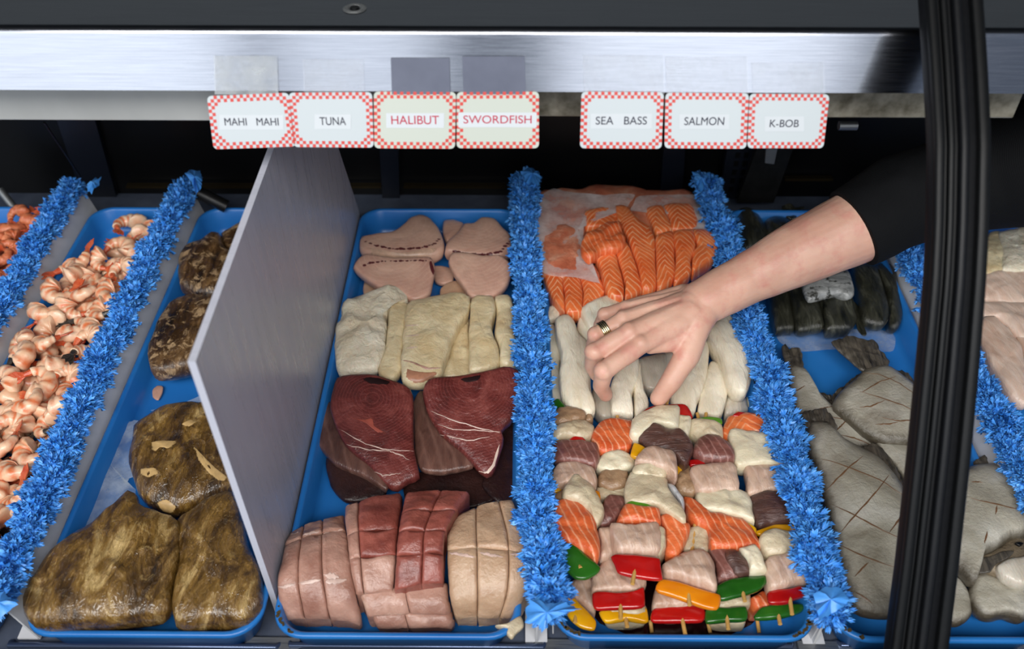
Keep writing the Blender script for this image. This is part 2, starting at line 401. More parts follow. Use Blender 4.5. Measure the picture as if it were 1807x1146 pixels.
def resample(pts, n, smooth=True):
    P = [Vector((x, y, 0)) for x, y in pts]; m = len(P); dense = []
    for i in range(m):
        p0, p1, p2, p3 = P[i - 1], P[i], P[(i + 1) % m], P[(i + 2) % m]
        for k in range(12):
            t = k / 12
            if smooth:
                q = .5 * ((2 * p1) + (p2 - p0) * t + (2 * p0 - 5 * p1 + 4 * p2 - p3) * t * t + (3 * p1 - p0 - 3 * p2 + p3) * t ** 3)
                q = q * .6 + (p1.lerp(p2, t)) * .4
            else: q = p1.lerp(p2, t)
            dense.append(q)
    L = [0]
    for i in range(len(dense)): L.append(L[-1] + (dense[(i + 1) % len(dense)] - dense[i]).length)
    out = []; j = 0
    for k in range(n):
        d = L[-1] * k / n
        while L[j + 1] < d: j += 1
        f = (d - L[j]) / max(1e-9, L[j + 1] - L[j])
        q = dense[j].lerp(dense[(j + 1) % len(dense)], f); out.append((q.x, q.y))
    return out
RINGS = [1, .975, .93, .86, .76, .63, .48, .32, .16]
def pillow(name, Z, pts, z, ht, hb, mat, parent=None, e=3.2, sl=0, slx=0, nz=.0012, nf=40, n=52, eb=2.2, smooth=True, floor=.009):
    """a piece with the given outline lying on a (tilted) plane at height z, domed above it and rounded below it"""
    P2 = resample(pxs(Z, pts), n, smooth)
    cx = sum(p[0] for p in P2) / n; cy = sum(p[1] for p in P2) / n
    C0 = at(cx, cy, z); nrm = Vector((-slx, -sl, 1)).normalized()
    P = [atp(x, y, C0, nrm) for x, y in P2]
    c = Vector((0, 0, 0))
    for p in P: c += p
    c /= n
    seed = Vector((rnd.random() * 50, rnd.random() * 50, 3))
    vs = []; fs = []
    def ring(s, h, inset=1):
        for p in P:
            q = c + (p - c) * s
            a = noise.noise((q + seed) * nf) * nz; b = noise.noise((q + seed) * nf * 2.7) * nz * .5
            dz = h + (a + b) * (1.0 if s < .99 else .4)
            q = q + nrm * dz
            if s > .8: q += (p - c).normalized() * (a * .8)
            q.z = max(q.z, floor)
            vs.append(q)
    for s in RINGS: ring(s, ht * (1 - s ** e) ** (1 / e) if s < 1 else 0)
    top = len(vs); vs.append(c + nrm * ht)
    K = len(RINGS)
    for r in range(K - 1):
        for i in range(n):
            fs.append([r * n + i, r * n + (i + 1) % n, (r + 1) * n + (i + 1) % n, (r + 1) * n + i])
    for i in range(n): fs.append([(K - 1) * n + i, (K - 1) * n + (i + 1) % n, top])
    b0 = len(vs); SB = [.985, .94, .85, .7, .45]
    for s in SB: ring(s, -hb * (1 - s ** eb) ** (1 / eb))
    bot = len(vs); q = c - nrm * hb; q.z = max(q.z, floor); vs.append(q)
    prev = 0
    for r in range(len(SB)):
        o = b0 + r * n
        for i in range(n): fs.append([prev + (i + 1) % n, prev + i, o + i, o + (i + 1) % n])
        prev = o
    for i in range(n): fs.append([prev + (i + 1) % n, prev + i, bot])
    ta = [1 - s for s in RINGS for _ in range(n)] + [1]; ta += [0] * (len(vs) - len(ta))
    return mk(name, vs, fs, mat, parent, attr=ta)
BV = {}
def bvh(o):
    if o not in BV: BV[o] = BVHTree.FromPolygons([tuple(v) for v in GEO[o][0]], GEO[o][1])
    return BV[o]
def stroke_geo(o, px, w, lift=.0004, n=14, taper=True, mb=None, jit=0):
    mb = mb or MB(); pts = []
    L = [0]
    for i in range(len(px) - 1): L.append(L[-1] + math.dist(px[i], px[i + 1]))
    for k in range(n):
        d = L[-1] * k / (n - 1); j = 0
        while j < len(px) - 2 and L[j + 1] < d: j += 1
        f = (d - L[j]) / max(1e-6, L[j + 1] - L[j])
        x = px[j][0] + (px[j + 1][0] - px[j][0]) * f + rnd.uniform(-jit, jit); y = px[j][1] + (px[j + 1][1] - px[j][1]) * f + rnd.uniform(-jit, jit)
        h = bvh(o).ray_cast(CAM, ray(x, y).normalized())
        if h[0] is not None: pts.append((h[0], h[1] if h[1].dot(CAM - h[0]) > 0 else -h[1]))
    if len(pts) < 3: return mb
    vs = []; fs = []; m = len(pts)
    for i, (p, nn) in enumerate(pts):
        d = (pts[min(i + 1, m - 1)][0] - pts[max(i - 1, 0)][0]).normalized()
        s = d.cross(nn).normalized(); ww = w * .5 * rnd.uniform(.75, 1.25)
        if taper: ww *= max(.12, math.sin(math.pi * (i + .3) / (m - .4)) ** .6)
        vs += [p + s * ww + nn * lift * .3, p + nn * lift * 1.6, p - s * ww + nn * lift * .3]
    for i in range(m - 1):
        for k in (0, 1): fs.append([i * 3 + k, i * 3 + k + 1, (i + 1) * 3 + k + 1, (i + 1) * 3 + k])
    return mb.add(vs, fs)
def stroke(o, Z, pts, w, mat, name, lift=.0004, taper=True, jit=0, n=14):
    mb = stroke_geo(o, pxs(Z, pts), w, lift, n, taper, None, jit)
    if mb.v: return mk(name, mb.v, mb.f, mat, o, attr=[(0.25, 1, .25)[i % 3] for i in range(len(mb.v))])
def strokes(o, Z, lines, w, mat, name, lift=.0004, jit=0):
    mb = MB()
    for l in lines: stroke_geo(o, pxs(Z, l), w, lift, 14, True, mb, jit)
    if mb.v: return tag(mk(name, mb.v, mb.f, mat + '_soft' if mat + '_soft' in MT else mat, o, attr=[(0.25, 1, .25)[i % 3] for i in range(len(mb.v))]), kind='stuff')
def patch(o, Z, pts, mat, name, lift=.0006, n=28, h=.0004):
    """a flat mark with its own outline lying on a piece"""
    P2 = resample(pxs(Z, pts), n); vs = []
    cx = sum(p[0] for p in P2) / n; cy = sum(p[1] for p in P2) / n
    for s in (1, .7, .35):
        for x, y in P2:
            hh = bvh(o).ray_cast(CAM, ray(cx + (x - cx) * s, cy + (y - cy) * s).normalized())
            if hh[0] is None: return None
            nn = hh[1] if hh[1].dot(CAM - hh[0]) > 0 else -hh[1]
            vs.append(hh[0] + nn * (lift * (.2 if s == 1 else 1)))
    fs = []
    for r in range(2):
        for i in range(n): fs.append([r * n + i, r * n + (i + 1) % n, (r + 1) * n + (i + 1) % n, (r + 1) * n + i])
    fs.append([2 * n + i for i in range(n)])
    return mk(name, vs, fs, mat + '_soft' if mat + '_soft' in MT else mat, o, attr=[(0, .8, 1)[i // n] for i in range(len(vs))])

# ================================================================== the setting
def struct(name, mb, mat):
    return tag(mb.build(name, mat), kind='structure')
struct('floor', MB().box(-4, 4, -3.2, 2.0, -.95, -.90), 'floor')
struct('ceiling', MB().box(-4, 4, -.9, 2.0, 2.45, 2.5), 'ceil')
struct('wall_back', MB().box(-4, 4, 1.9, 2.0, -.9, 2.45), 'darkwall')

# ------------------------------------------------------------------ display case
TILT = R(19)
P0 = aty(903, 162, .29); NF = Vector((0, -math.cos(TILT), math.sin(TILT)))      # plane of the shelf face and the cards
UF = Vector((0, math.sin(TILT), math.cos(TILT)))                                 # up along that plane
case = thing('display_case', (0, .3, 0), 'steel refrigerated display case with dark interior behind the fish trays', 'display case')
MB().box(-1.05, 1.05, -.05, .80, -.03, -.004, .004).build('deck', 'deck', case)
MB().box(-1.05, 1.05, -.035, .80, -.9, -.03).build('cabinet_base', 'steel_dim', case)
MB().box(-1.05, 1.05, -.105, -.085, -.9, .115, .006).build('added_shade_panel', 'steel_dim', case)  # added panel below the view, put there to shade the tray fronts
MB().box(-1.05, 1.05, .795, .82, -.01, .60).build('back_panel', 'black', case)
MB().box(-1.05, 1.05, .33, .82, .46, .475).build('shelf_underside', 'black', case)
# shelf: a bent sheet, face tilted, top flat
fh = (atp(903, 50, P0, NF) - P0).dot(UF)
T = P0 + UF * fh
prof = [(P0.y, P0.z)]
rb = .009
a0 = R(90) - TILT
# rounded bend between the face and the top
cy, cz = None, None
s_len = rb * math.tan((R(90) - TILT) / 2)
st = T - UF * s_len
cen = st - NF * rb
for k in range(9):
    a = (R(90) - TILT) * k / 8
    d = Vector((0, -math.cos(TILT + a), math.sin(TILT + a)))
    q = cen + d * rb; prof.append((q.y, q.z))
ztop = prof[-1][1]
prof += [(.55, ztop), (.82, ztop), (.82, ztop - .004), (.55, ztop - .004)]
inn = [(y + .0035, z - .0035) for y, z in prof[1:10]][::-1]
prof += inn + [(P0.y + .006, P0.z + .002)]
mb = MB(); n = len(prof)
XL, XR = -1.05, 1.05
mb.add([(XL, y, z) for y, z in prof] + [(XR, y, z) for y, z in prof], [[i, (i + 1) % n, n + (i + 1) % n, n + i] for i in range(n)])
sh = mb.build('shelf_face', 'steel', case, True)
# recessed lamp housing below the face: clean on the left, stained on the right
def strip_z(py): return aty(903, py, .333).z
zb_, zt_ = strip_z(216), P0.z + .012
xm = aty(945, 190, .333).x
xr_ = aty(1796, 190, .333).x
MB().box(-1.05, xm, .333, .36, zb_, zt_, .0015).build('lamp_housing', 'housing', case)
MB().box(xm + .001, xr_, .333, .36, strip_z(206), zt_, .0015).build('lamp_housing', 'housing_dirty', case)
# bolt in the shelf top
p = at(626, 16, ztop)
b = MB()
for r0, r1, z0, z1 in ((.0105, .0085, .0004, .0016), (.0085, .006, .0016, .0012), (.006, .004, .0012, -.0015)):
    vs = []; nn = 24
    for k in range(nn):
        t = 2 * math.pi * k / nn; vs += [(p.x + r0 * math.cos(t), p.y + r0 * math.sin(t), ztop + z0), (p.x + r1 * math.cos(t), p.y + r1 * math.sin(t), ztop + z1)]
    b.add(vs, [[2 * k, 2 * ((k + 1) % nn), 2 * ((k + 1) % nn) + 1, 2 * k + 1] for k in range(nn)])
b.build('bolt_washer', 'steel_dim', case, True)
b = MB(); b.tube([(p.x, p.y, ztop - .002), (p.x, p.y, ztop + .002)], [.0045, .004], 16); b.build('bolt', 'black', case, True)
# interior at the back: posts, tracks, slotted upright, bracket
def back_bar(pts, wd, mat, name, Y=.785, th=.01):
    q = [aty(x, y, Y) for x, y in pts]
    MB().prism(q, (0, th, 0)).build(name, mat, case)
back_bar([(662, 150), (700, 150), (705, 350), (675, 350)], 0, 'dark_blue', 'door_stile')
back_bar([(1180, 150), (1215, 150), (1205, 340), (1165, 340)], 0, 'dark_blue', 'door_stile')
back_bar([(80, 150), (150, 150), (210, 365), (150, 365)], 0, 'dark_blue', 'door_stile')
for x0, x1, y in ((222, 485, 331), (600, 672, 331), (712, 893, 331), (1385, 1470, 318)):
    back_bar([(x0, y - 2), (x1, y - 2), (x1, y + 2), (x0, y + 2)], 0, 'brown_trim', 'door_track', .78)
# wire stay at the left
MB().tube([aty(78, 216, .62), aty(142, 312, .70)], .0016, 8).build('wire_stay', 'bracket', case, True)
# slotted upright behind the right garland
U0 = [aty(x, y, .77) for x, y in ((1284, 262), (1330, 262), (1318, 350), (1268, 350))]
MB().prism(U0, (0, .012, 0)).build('slotted_upright', 'dark_blue', case)
sm = MB()
for r in range(5):
    for c in range(2):
        x = 1299 + c * 15 - r * 3; y = 270 + r * 15
        sm.prism([aty(x, y, .7685), aty(x + 8, y, .7685), aty(x + 6, y + 9, .7685), aty(x - 2, y + 9, .7685)], (0, .001, 0))
tag(sm.build('upright_slot', 'black', case), kind='stuff')
MB().prism([aty(x, y, .74) for x, y in ((1336, 262), (1400, 262), (1365, 358), (1300, 358))], (0, .01, 0)).build('bracket_plate', 'bracket', case)
MB().prism([aty(x, y, .735) for x, y in ((1352, 262), (1372, 262), (1366, 290), (1350, 288))], (0, .004, 0)).build('bracket_tab', 'steel_dim', case)
MB().box(.53, .60, .70, .73, .30, .315, .004).build('latch', 'bracket', case)
MB().tube([aty(1480, 222, .60), aty(1512, 222, .60)], .006, 10).build('clip', 'steel_dim', case, True)
MB().tube([aty(0, 335, .72), aty(26, 368, .70)], .006, 10).build('stay_end', 'steel_dim', case, True)
MB().tube([at(345, 338, .075), at(400, 365, .05)], .010, 8).build('stay_end', 'bracket', case, True)
# front rail segments: rounded rods along the edge with a dark slot behind them
def fz(px, py, z): return at(px, py, z)
for x0, x1 in ((12, 492), (508, 962), (1068, 1400), (1480, 1795)):
    a = fz(x0, 1139, .004); c = fz(x1, 1139, .004); yy = a.y
    MB().tube([(a.x, yy + .006, -.002), (a.x + .002, yy, .004), (c.x - .002, yy, .004), (c.x, yy + .006, -.002)], .0032, 10).build('front_rail', 'rail', case, True)
    MB().box(a.x, c.x, yy - .02, yy - .004, -.0035, -.0020).build('rail_slot', 'black', case)
for px in (485, 990, 1450):
    a = at(px, 1115, 0)
    MB().box(a.x - .028, a.x + .028, -.034, .02, -.004, .002, .001).build('deck_tab', 'steel_dim', case)

# ------------------------------------------------------------------ grey partition
Xp = -.2415
Yf = at(484, 1090, 0).y
zt = .374
yb_top = .0; 
pb = [(Yf, .0), (Yf, zt)]
q = atp(580, 262, Vector((Xp, 0, 0)), Vector((1, 0, 0))); q2 = atp(630, 372, Vector((Xp, 0, 0)), Vector((1, 0, 0)))
pb += [(q.y + (q.y - q2.y) * .35, zt), (q2.y, q2.z), (q2.y, .0)]
mb = MB().prism([(Xp - .003, y, z) for y, z in pb], (.006, 0, 0))
tag(mb.build('grey_partition', 'grey_panel'), 'tall grey partition panel standing upright between the brown fish tray and the swordfish tray', 'partition')

# ------------------------------------------------------------------ trays
def tray(x0, x1, label, y0=-.003, y1=.692, zr=.045):
    cr = .032
    def loop(ins, z, r):
        pts = []
        for cx, cy, a in ((x1 - ins - r, y1 - ins - r, 0), (x0 + ins + r, y1 - ins - r, 90), (x0 + ins + r, y0 + ins + r, 180), (x1 - ins - r, y0 + ins + r, 270)):
            for k in range(9):
                t = R(a + k * 90 / 8); pts.append((cx + r * math.cos(t), cy + r * math.sin(t), z))
        return pts
    L = [loop(.0015, zr - .007, cr), loop(0, zr - .004, cr), loop(.0006, zr - .001, cr), loop(.003, zr, cr - .002), loop(.0055, zr - .0008, cr - .003), loop(.007, zr - .003, cr - .004),
         loop(.0115, .016, cr - .006), loop(.0145, .009, cr - .008), loop(.021, .006, cr - .012), loop(.05, .006, .01)]
    out = [loop(.005, zr - .007, cr - .002), loop(.012, .003, cr - .006), loop(.018, 0, cr - .01), loop(.05, 0, .01)]
    n = 36; vs = []; fs = []
    for l in L: vs += l
    for r in range(len(L) - 1):
        for i in range(n): fs.append([r * n + i, r * n + (i + 1) % n, (r + 1) * n + (i + 1) % n, (r + 1) * n + i])
    fs.append([(len(L) - 1) * n + i for i in range(n)])
    b0 = len(vs)
    for l in out: vs += l
    prev = 0
    for r in range(len(out)):
        o = b0 + r * n
        for i in range(n): fs.append([prev + (i + 1) % n, prev + i, o + i, o + (i + 1) % n])
        prev = o
    fs.append([prev + i for i in range(n)][::-1])
    return tag(mk('fish_tray', vs, fs, 'tray'), label, 'tray', 'blue market trays in the case')
tray(-.846, -.672, 'blue plastic tray of small shrimp at the far left edge')
tray(-.642, -.508, 'narrow blue plastic tray heaped with cooked shrimp')
tray(-.478, -.2455, 'blue plastic tray of brown wrapped fish left of the grey partition')
t3 = tray(-.236, .006, 'blue plastic tray of swordfish, white fillets and dark red tuna beside the grey partition')
t4 = tray(.036, .291, 'blue plastic tray holding salmon, white fillets and fish kebabs')
t5 = tray(.307, .5235, 'blue plastic tray of whole flounder and dark trout')
tray(.556, .80, 'blue plastic tray of pale pink fillets right of the black frame')
# dark sheet added on the kebab tray floor, colouring in shade and liquid
tag(MB().prism([(.060 + .008 * math.sin(k), .018 + .006 * math.cos(k * 2), .0066) if False else (.163 + .106 * math.cos(R(k * 15)) * (1 + .04 * math.sin(k * 3)), .085 + .072 * math.sin(R(k * 15)), .0062) for k in range(24)], (0, 0, .0008)).build('shade_juice_pool', 'shade_juice', t4), kind='stuff')
# brown wear on the front corners of some tray rims
def rimstain(t, x0, x1, side):
    mb = MB()
    for k in range(16):
        a = R(180 + k * 5) if side < 0 else R(360 - k * 5)
        r = .0285 + rnd.uniform(-.0012, .0012); cx = x0 + .032 if side < 0 else x1 - .032
        p = Vector((cx + r * math.cos(a), .029 + r * math.sin(a), .0452)); s = rnd.uniform(.001, .0026)
        if rnd.random() < .75: mb.prism([p + Vector((s * rnd.uniform(.6, 1.6) * math.cos(R(t_)), s * rnd.uniform(.6, 1.6) * math.sin(R(t_)), 0)) for t_ in range(0, 360, 60)], (0, 0, .0003))
    tag(mb.build('rim_stain', 'rimstain', t), kind='stuff')
rimstain(t3, -.236, .006, -1); rimstain(t4, .036, .291, -1); rimstain(t4, .036, .291, 1); rimstain(t5, .307, .5235, -1)

# ------------------------------------------------------------------ parsley dividers
def leaf(mb, base, d, L, W, curl, rg, ns=2, nc=6):
    d = d.normalized(); s = d.cross(Vector((rg.uniform(-.4, .4), rg.uniform(-.4, .4), 1)))
    if s.length < .1: s = d.cross(Vector((1, 0, 0)))
    s.normalize(); u = s.cross(d)
    vs = []; fs = []; ph = rg.random() * 6
    for r in range(ns + 1):
        f = r / ns
        for c in range(nc + 1):
            g = c / nc * 2 - 1
            ln = L * f
            if r == ns: ln *= (1 - .16 * abs(g)) * (1.0 if c % 2 == 0 else .62)
            wd = W * (.14 + .86 * f ** .8) * g * .5
            ruf = math.sin(g * 5.5 + ph) * W * .20 * f
            vs.append(base + d * (ln * (1 - .12 * g * g)) + s * wd + u * (curl * f * f * L + ruf))
    for r in range(ns):
        for c in range(nc): fs.append([r * (nc + 1) + c, r * (nc + 1) + c + 1, (r + 1) * (nc + 1) + c + 1, (r + 1) * (nc + 1) + c])
    mb.add(vs, fs)
TUFT = []
for k in range(7):
    rg = random.Random(100 + k); mb = MB()
    for i in range(190):
        th = rg.random() * 2 * math.pi; ph = math.acos(1 - rg.random() * 1.15)
        d = Vector((math.sin(ph) * math.cos(th) * 1.15, math.sin(ph) * math.sin(th), math.cos(ph) * .8))
        leaf(mb, d * rg.uniform(.004, .019), d + Vector((rg.uniform(-.4, .4), rg.uniform(-.4, .4), rg.uniform(-.3, .3))), rg.uniform(.010, .016), rg.uniform(.0065, .0105), rg.uniform(-.5, .5), rg)
    me = D.meshes.new('parsley_tuft'); me.from_pydata(mb.v, [], mb.f); me.polygons.foreach_set('use_smooth', [True] * len(me.polygons)); me.materials.append(MT['leaf']); TUFT.append(me)
def garland(line, label, px_, zc=.072, pside=0, spacing=.0145, wscale=.72):
    P = [Vector((x, y, 0)) for x, y in line]
    root = thing('parsley_divider', (P[0].x, P[0].y, 0), label, 'divider', 'blue plastic parsley dividers between the trays')
    L = [0]
    for i in range(len(P) - 1): L.append(L[-1] + (P[i + 1] - P[i]).length)
    n = int(L[-1] / spacing)
    for k in range(n + 1):
        d = L[-1] * k / n; j = 0
        while j < len(P) - 2 and L[j + 1] < d: j += 1
        q = P[j].lerp(P[j + 1], (d - L[j]) / max(1e-6, L[j + 1] - L[j]))
        o = D.objects.new('parsley_tuft', TUFT[rnd.randrange(7)]); COL.objects.link(o); o.parent = root
        o.location = Vector((q.x + rnd.uniform(-.003, .003), q.y, zc + rnd.uniform(-.004, .004))) - root.location
        s = wscale * rnd.uniform(.86, 1.18)
        o.scale = (s * 1.06, s * .95, s); o.rotation_euler = (rnd.uniform(-.25, .25), rnd.uniform(-.25, .25), rnd.choice((0, math.pi)) + rnd.uniform(-.5, .5))
    y0, y1 = min(p.y for p in P), max(p.y for p in P)
    ya, yb = max(y0, -.01) + .004, min(y1 + .004, .715)
    MB().prism([(px_ - .0012 - pside * .003, ya, .066), (px_ + .0012 - pside * .003, ya, .066), (px_ + .0012 + pside * .011, ya, .001), (px_ - .0012 + pside * .011, ya, .001)], (0, yb - ya, 0)).build('divider_strip', 'white_plastic', root)
    MB().box(px_ - .011, px_ + .011, max(y0, -.01) + .004, min(y1 + .004, .715), .0, .0022).build('divider_foot', 'white_plastic', root)
    return root
def end_leaf(root, px, z, name='end_leaf', mat='leaf_light', h=.0012):
    """a flat toothed leaf tip at the end of a strip; px = outline in photo pixels, teeth added between"""
    pts = [at(x, y, z) for x, y in px]; n = len(pts); c = sum(pts, Vector()) / n
    out = []
    for i in range(n):
        a, b = pts[i], pts[(i + 1) % n]; m = max(2, int((b - a).length / .004))
        for k in range(m): 
            q = a.lerp(b, k / m); out.append(c + (q - c) * (1.0 if k % 2 == 0 else .9) + Vector((0, 0, rnd.uniform(-.002, .002))))
    m = len(out); vs = out + [c + (q - c) * .5 + Vector((0, 0, .003 + .002 * math.sin(i * 1.7))) for i, q in enumerate(out)] + [c + Vector((0, 0, .005))]
    fs = [[i, (i + 1) % m, m + (i + 1) % m, m + i] for i in range(m)] + [[m + i, m + (i + 1) % m, 2 * m] for i in range(m)]
    o = mk(name, vs, fs, mat, root); return o
g1 = garland([(-.668, .70), (-.668, .60), (-.665, .43), (-.665, .30), (-.665, .16)], 'blue plastic parsley divider, leftmost strip, left of the heaped shrimp', -.653, pside=1)
g2 = garland([(-.497, .70), (-.502, .55), (-.500, .40), (-.500, .277), (-.497, .163), (-.497, .07), (-.497, .012)], 'blue plastic parsley divider between the heaped shrimp and the brown wrapped fish', -.489, pside=1)
g3 = garland([(.0125, .72), (.0085, .59), (.0155, .45), (.0176, .326), (.0205, .205), (.0225, .116), (.030, .05), (.0317, .012)], 'blue plastic parsley divider between the tuna steaks and the fish kebabs', .021)
g4 = garland([(.2837, .722), (.2895, .595), (.2946, .429), (.2978, .31), (.3003, .20), (.2999, .118), (.2983, .053), (.2979, .012)], 'blue plastic parsley divider between the fish kebabs and the flounder', .2985)
g5 = garland([(.5385, .69), (.537, .56), (.541, .43), (.543, .30), (.546, .19), (.546, .06), (.546, .0)], 'blue plastic parsley divider, rightmost strip, passing behind the black frame', .5325, pside=-1)
end_leaf(g3, pxs(ZK, [(65, 1030), (70, 960), (85, 925), (180, 940), (250, 935), (322, 968), (230, 1000), (165, 1030), (155, 1060), (140, 1076), (125, 1040)]), .10)
MB().tube([at(976, 1095, .045), at(976, 1118, .01)], .0008, 6).build('strip_wire', 'white_plastic', g3, True)
end_leaf(g4, pxs(ZK, [(1345, 900), (1400, 865), (1470, 872), (1508, 930), (1480, 960), (1410, 1000), (1370, 1025), (1355, 960)]), .10)
MB().prism([at(x, y, z) for x, y, z in ((1428, 1050, .055), (1449, 1098, .05), (1430, 1130, .0), (1421, 1110, .0))], (.0015, 0, 0)).build('strip_end', 'white_plastic', g4)
end_leaf(g2, pxs(ZM, [(845, 65), (880, 48), (920, 55), (932, 90), (925, 140), (900, 170), (880, 110)]), .09)
end_leaf(g1, pxs(ZM, [(400, 120), (440, 90), (467, 85), (455, 120), (420, 160), (400, 150)]), .09, 'end_leaf', 'leaf')
end_leaf(g3, pxs(ZS, [(95, 60), (130, 38), (175, 50), (188, 85), (175, 120), (120, 105)]), .095)
end_leaf(g4, pxs(ZS, [(848, 60), (885, 50), (905, 90), (915, 130), (885, 145)]), .085, 'end_leaf', 'leaf')
end_leaf(g2, pxs(ZN, [(-30, 1010), (-40, 930), (20, 920), (75, 970), (0, 1022)]), .10)
end_leaf(g5, pxs(ZF, [(880, 480), (900, 470), (930, 520), (900, 540)]), .065)

# ------------------------------------------------------------------ sign cards
def lettering(text, mat, cxp, cyp, wpx, hpx, ctr_pt, parent):
    cu = D.curves.new('txt', 'FONT'); cu.body = text; cu.align_x = 'CENTER'; cu.align_y = 'CENTER'; cu.extrude = .002
    cu.space_word = 1.6
    o = D.objects.new('txt', cu); COL.objects.link(o)
    dg = bpy.context.evaluated_depsgraph_get(); me = D.meshes.new_from_object(o.evaluated_get(dg)); D.objects.remove(o)
    xs = [v.co.x for v in me.vertices]; ys = [v.co.y for v in me.vertices]
    a = atp(cxp - wpx / 2, cyp, P0, NF); b = atp(cxp + wpx / 2, cyp, P0, NF); t = atp(cxp, cyp - hpx / 2, P0, NF); u = atp(cxp, cyp + hpx / 2, P0, NF)
    W = (b - a).length; H = (t - u).length; c = atp(cxp, cyp, P0, NF)
    sx = W / (max(xs) - min(xs)); sy = H / (max(ys) - min(ys)); mx = (max(xs) + min(xs)) / 2; my = (max(ys) + min(ys)) / 2
    rx = (b - a).normalized()
    vs = [c + rx * ((v.co.x - mx) * sx) + UF * ((v.co.y - my) * sy) + NF * (.0022 + .0002 * (v.co.z > 0)) for v in me.vertices]
    fs = [list(p.vertices) for p in me.polygons]; D.meshes.remove(me)
    return mk('lettering', vs, fs, mat, parent, False)
def card(text, corners, mat, ink, txt, label, strip=None, strip_on=True, tape=None, tapemat='tape'):
    TL, TR, BR, BL = [atp(x, y, P0, NF) + NF * .001 for x, y in corners]
    root = thing('sign_card', (TL + TR + BR + BL) / 4, label, 'sign', 'checked price cards under the shelf')
    W = ((TR - TL).length + (BR - BL).length) / 2; H = ((BL - TL).length + (BR - TR).length) / 2
    def q(u, v): return TL.lerp(TR, u).lerp(BL.lerp(BR, u), v)
    r = .004; ol = []
    for cx, cy, a in ((W - r, r, -90), (W - r, H - r, 0), (r, H - r, 90), (r, r, 180)):
        for k in range(6):
            t = R(a + k * 18); ol.append(((cx + r * math.cos(t)) / W, (cy + r * math.sin(t)) / H))
    MB().prism([q(u, v) for u, v in ol], NF * .0007).build('card', mat, root)
    nc = 25; c = W / nc; nr = int(round(H / c)); mb = MB()
    for i in range(nc):
        for j in range(nr):
            di = min(i, nc - 1 - i); dj = min(j, nr - 1 - j)
            edge = di < 2 or dj < 2 or (di + dj) < 6
            if not edge or (i + j) % 2: continue
            if di + dj < 1: continue
            u0, v0, u1, v1 = i / nc, j / nr, (i + 1) / nc, (j + 1) / nr
            mb.add([q(u0, v0) + NF * .00082, q(u1, v0) + NF * .00082, q(u1, v1) + NF * .00082, q(u0, v1) + NF * .00082], [[0, 1, 2, 3]])
    mb.build('checker_border', 'check', root)
    cx, cy, wp, hp = txt
    sx0, sx1, sy0, sy1 = (cx - wp / 2 - 9, cx + wp / 2 + 9, cy - 12, cy + 14)
    if strip_on:
        MB().prism([atp(x, y, P0, NF) + NF * .0018 for x, y in ((sx0, sy0), (sx1, sy0), (sx1, sy1), (sx0, sy1))], NF * .0002).build('name_strip', 'strip', root)
    lettering(text, ink, cx, cy, wp, hp, None, root)
    if tape:
        x0, y0, x1, y1 = tape
        MB().prism([atp(x, y, P0, NF) + NF * .0016 for x, y in ((x0, y0), (x1, y0), (x1 + 2, y1), (x0 + 2, y1))], NF * .0002).build('tape', tapemat, root)
    return root
card('MAHI  MAHI', [(366, 169), (510, 163), (523, 258), (378, 263)], 'card', 'ink', (445, 214, 95, 13), 'white card with red checked border reading MAHI MAHI', tape=(378, 98, 490, 166), tapemat='tape_frost')
card('TUNA', [(510, 163), (657, 162), (660, 260), (519, 259)], 'card', 'ink', (588, 213, 46, 14), 'white card with red checked border reading TUNA', tape=(535, 104, 642, 166))
card('HALIBUT', [(660, 161), (805, 162), (803, 262), (661, 261)], 'card_warm', 'ink_red', (733, 211, 84, 15), 'white card with red checked border reading HALIBUT in red', tape=(690, 102, 793, 166), tapemat='tape_dark')
card('SWORDFISH', [(806, 162), (951, 161), (951, 261), (806, 261)], 'card_warm', 'ink_red', (878, 210, 120, 14), 'white card with red checked border reading SWORDFISH in red', tape=(816, 99, 926, 166), tapemat='tape_dark')
card('SEA  BASS', [(1026, 161), (1171, 162), (1167, 262), (1023, 261)], 'card', 'ink', (1096, 212, 90, 14), 'white card with red checked border reading SEA BASS', tape=(1028, 97, 1170, 166))
card('SALMON', [(1174, 163), (1321, 164), (1316, 262), (1172, 261)], 'card', 'ink', (1242, 213, 70, 14), 'white card with red checked border reading SALMON', tape=(1174, 100, 1318, 166))
card('K-BOB', [(1322, 165), (1463, 166), (1452, 261), (1318, 261)], 'card', 'ink', (1383, 217, 51, 13), 'white card with red checked border reading K-BOB at the right end', tape=(1326, 110, 1453, 168))

# ------------------------------------------------------------------ black curved glass-door frame near the camera
XF = .35
fr = thing('door_frame', (XF, .1, .2), 'black curved rubber-gasketed door frame crossing the picture in front of the sleeve', 'frame')
edges = [(-60, 1628, 1726), (0, 1632, 1731), (120, 1640, 1739), (250, 1647, 1745), (400, 1645, 1741), (500, 1640, 1736), (650, 1626, 1724), (800, 1611, 1710), (900, 1600, 1699), (1000, 1589, 1688), (1146, 1570, 1670), (1220, 1560, 1661)]
def fpt(py, f, dn=0):
    for i in range(len(edges) - 1):
        if edges[i][0] <= py <= edges[i + 1][0]:
            t = (py - edges[i][0]) / (edges[i + 1][0] - edges[i][0]); a = edges[i][1] + (edges[i + 1][1] - edges[i][1]) * t; b = edges[i][2] + (edges[i + 1][2] - edges[i][2]) * t
    px = a + (b - a) * .5
    c = atp(px, py, Vector((XF, 0, 0)), Vector((1, 0, 0)))
    zc = (c - CAM).dot(ray(903.5, 573).normalized()); half = (b - a) / 2 * zc / FPX
    return c, half
ys = [-60 + k * (1280 / 40) for k in range(41)]
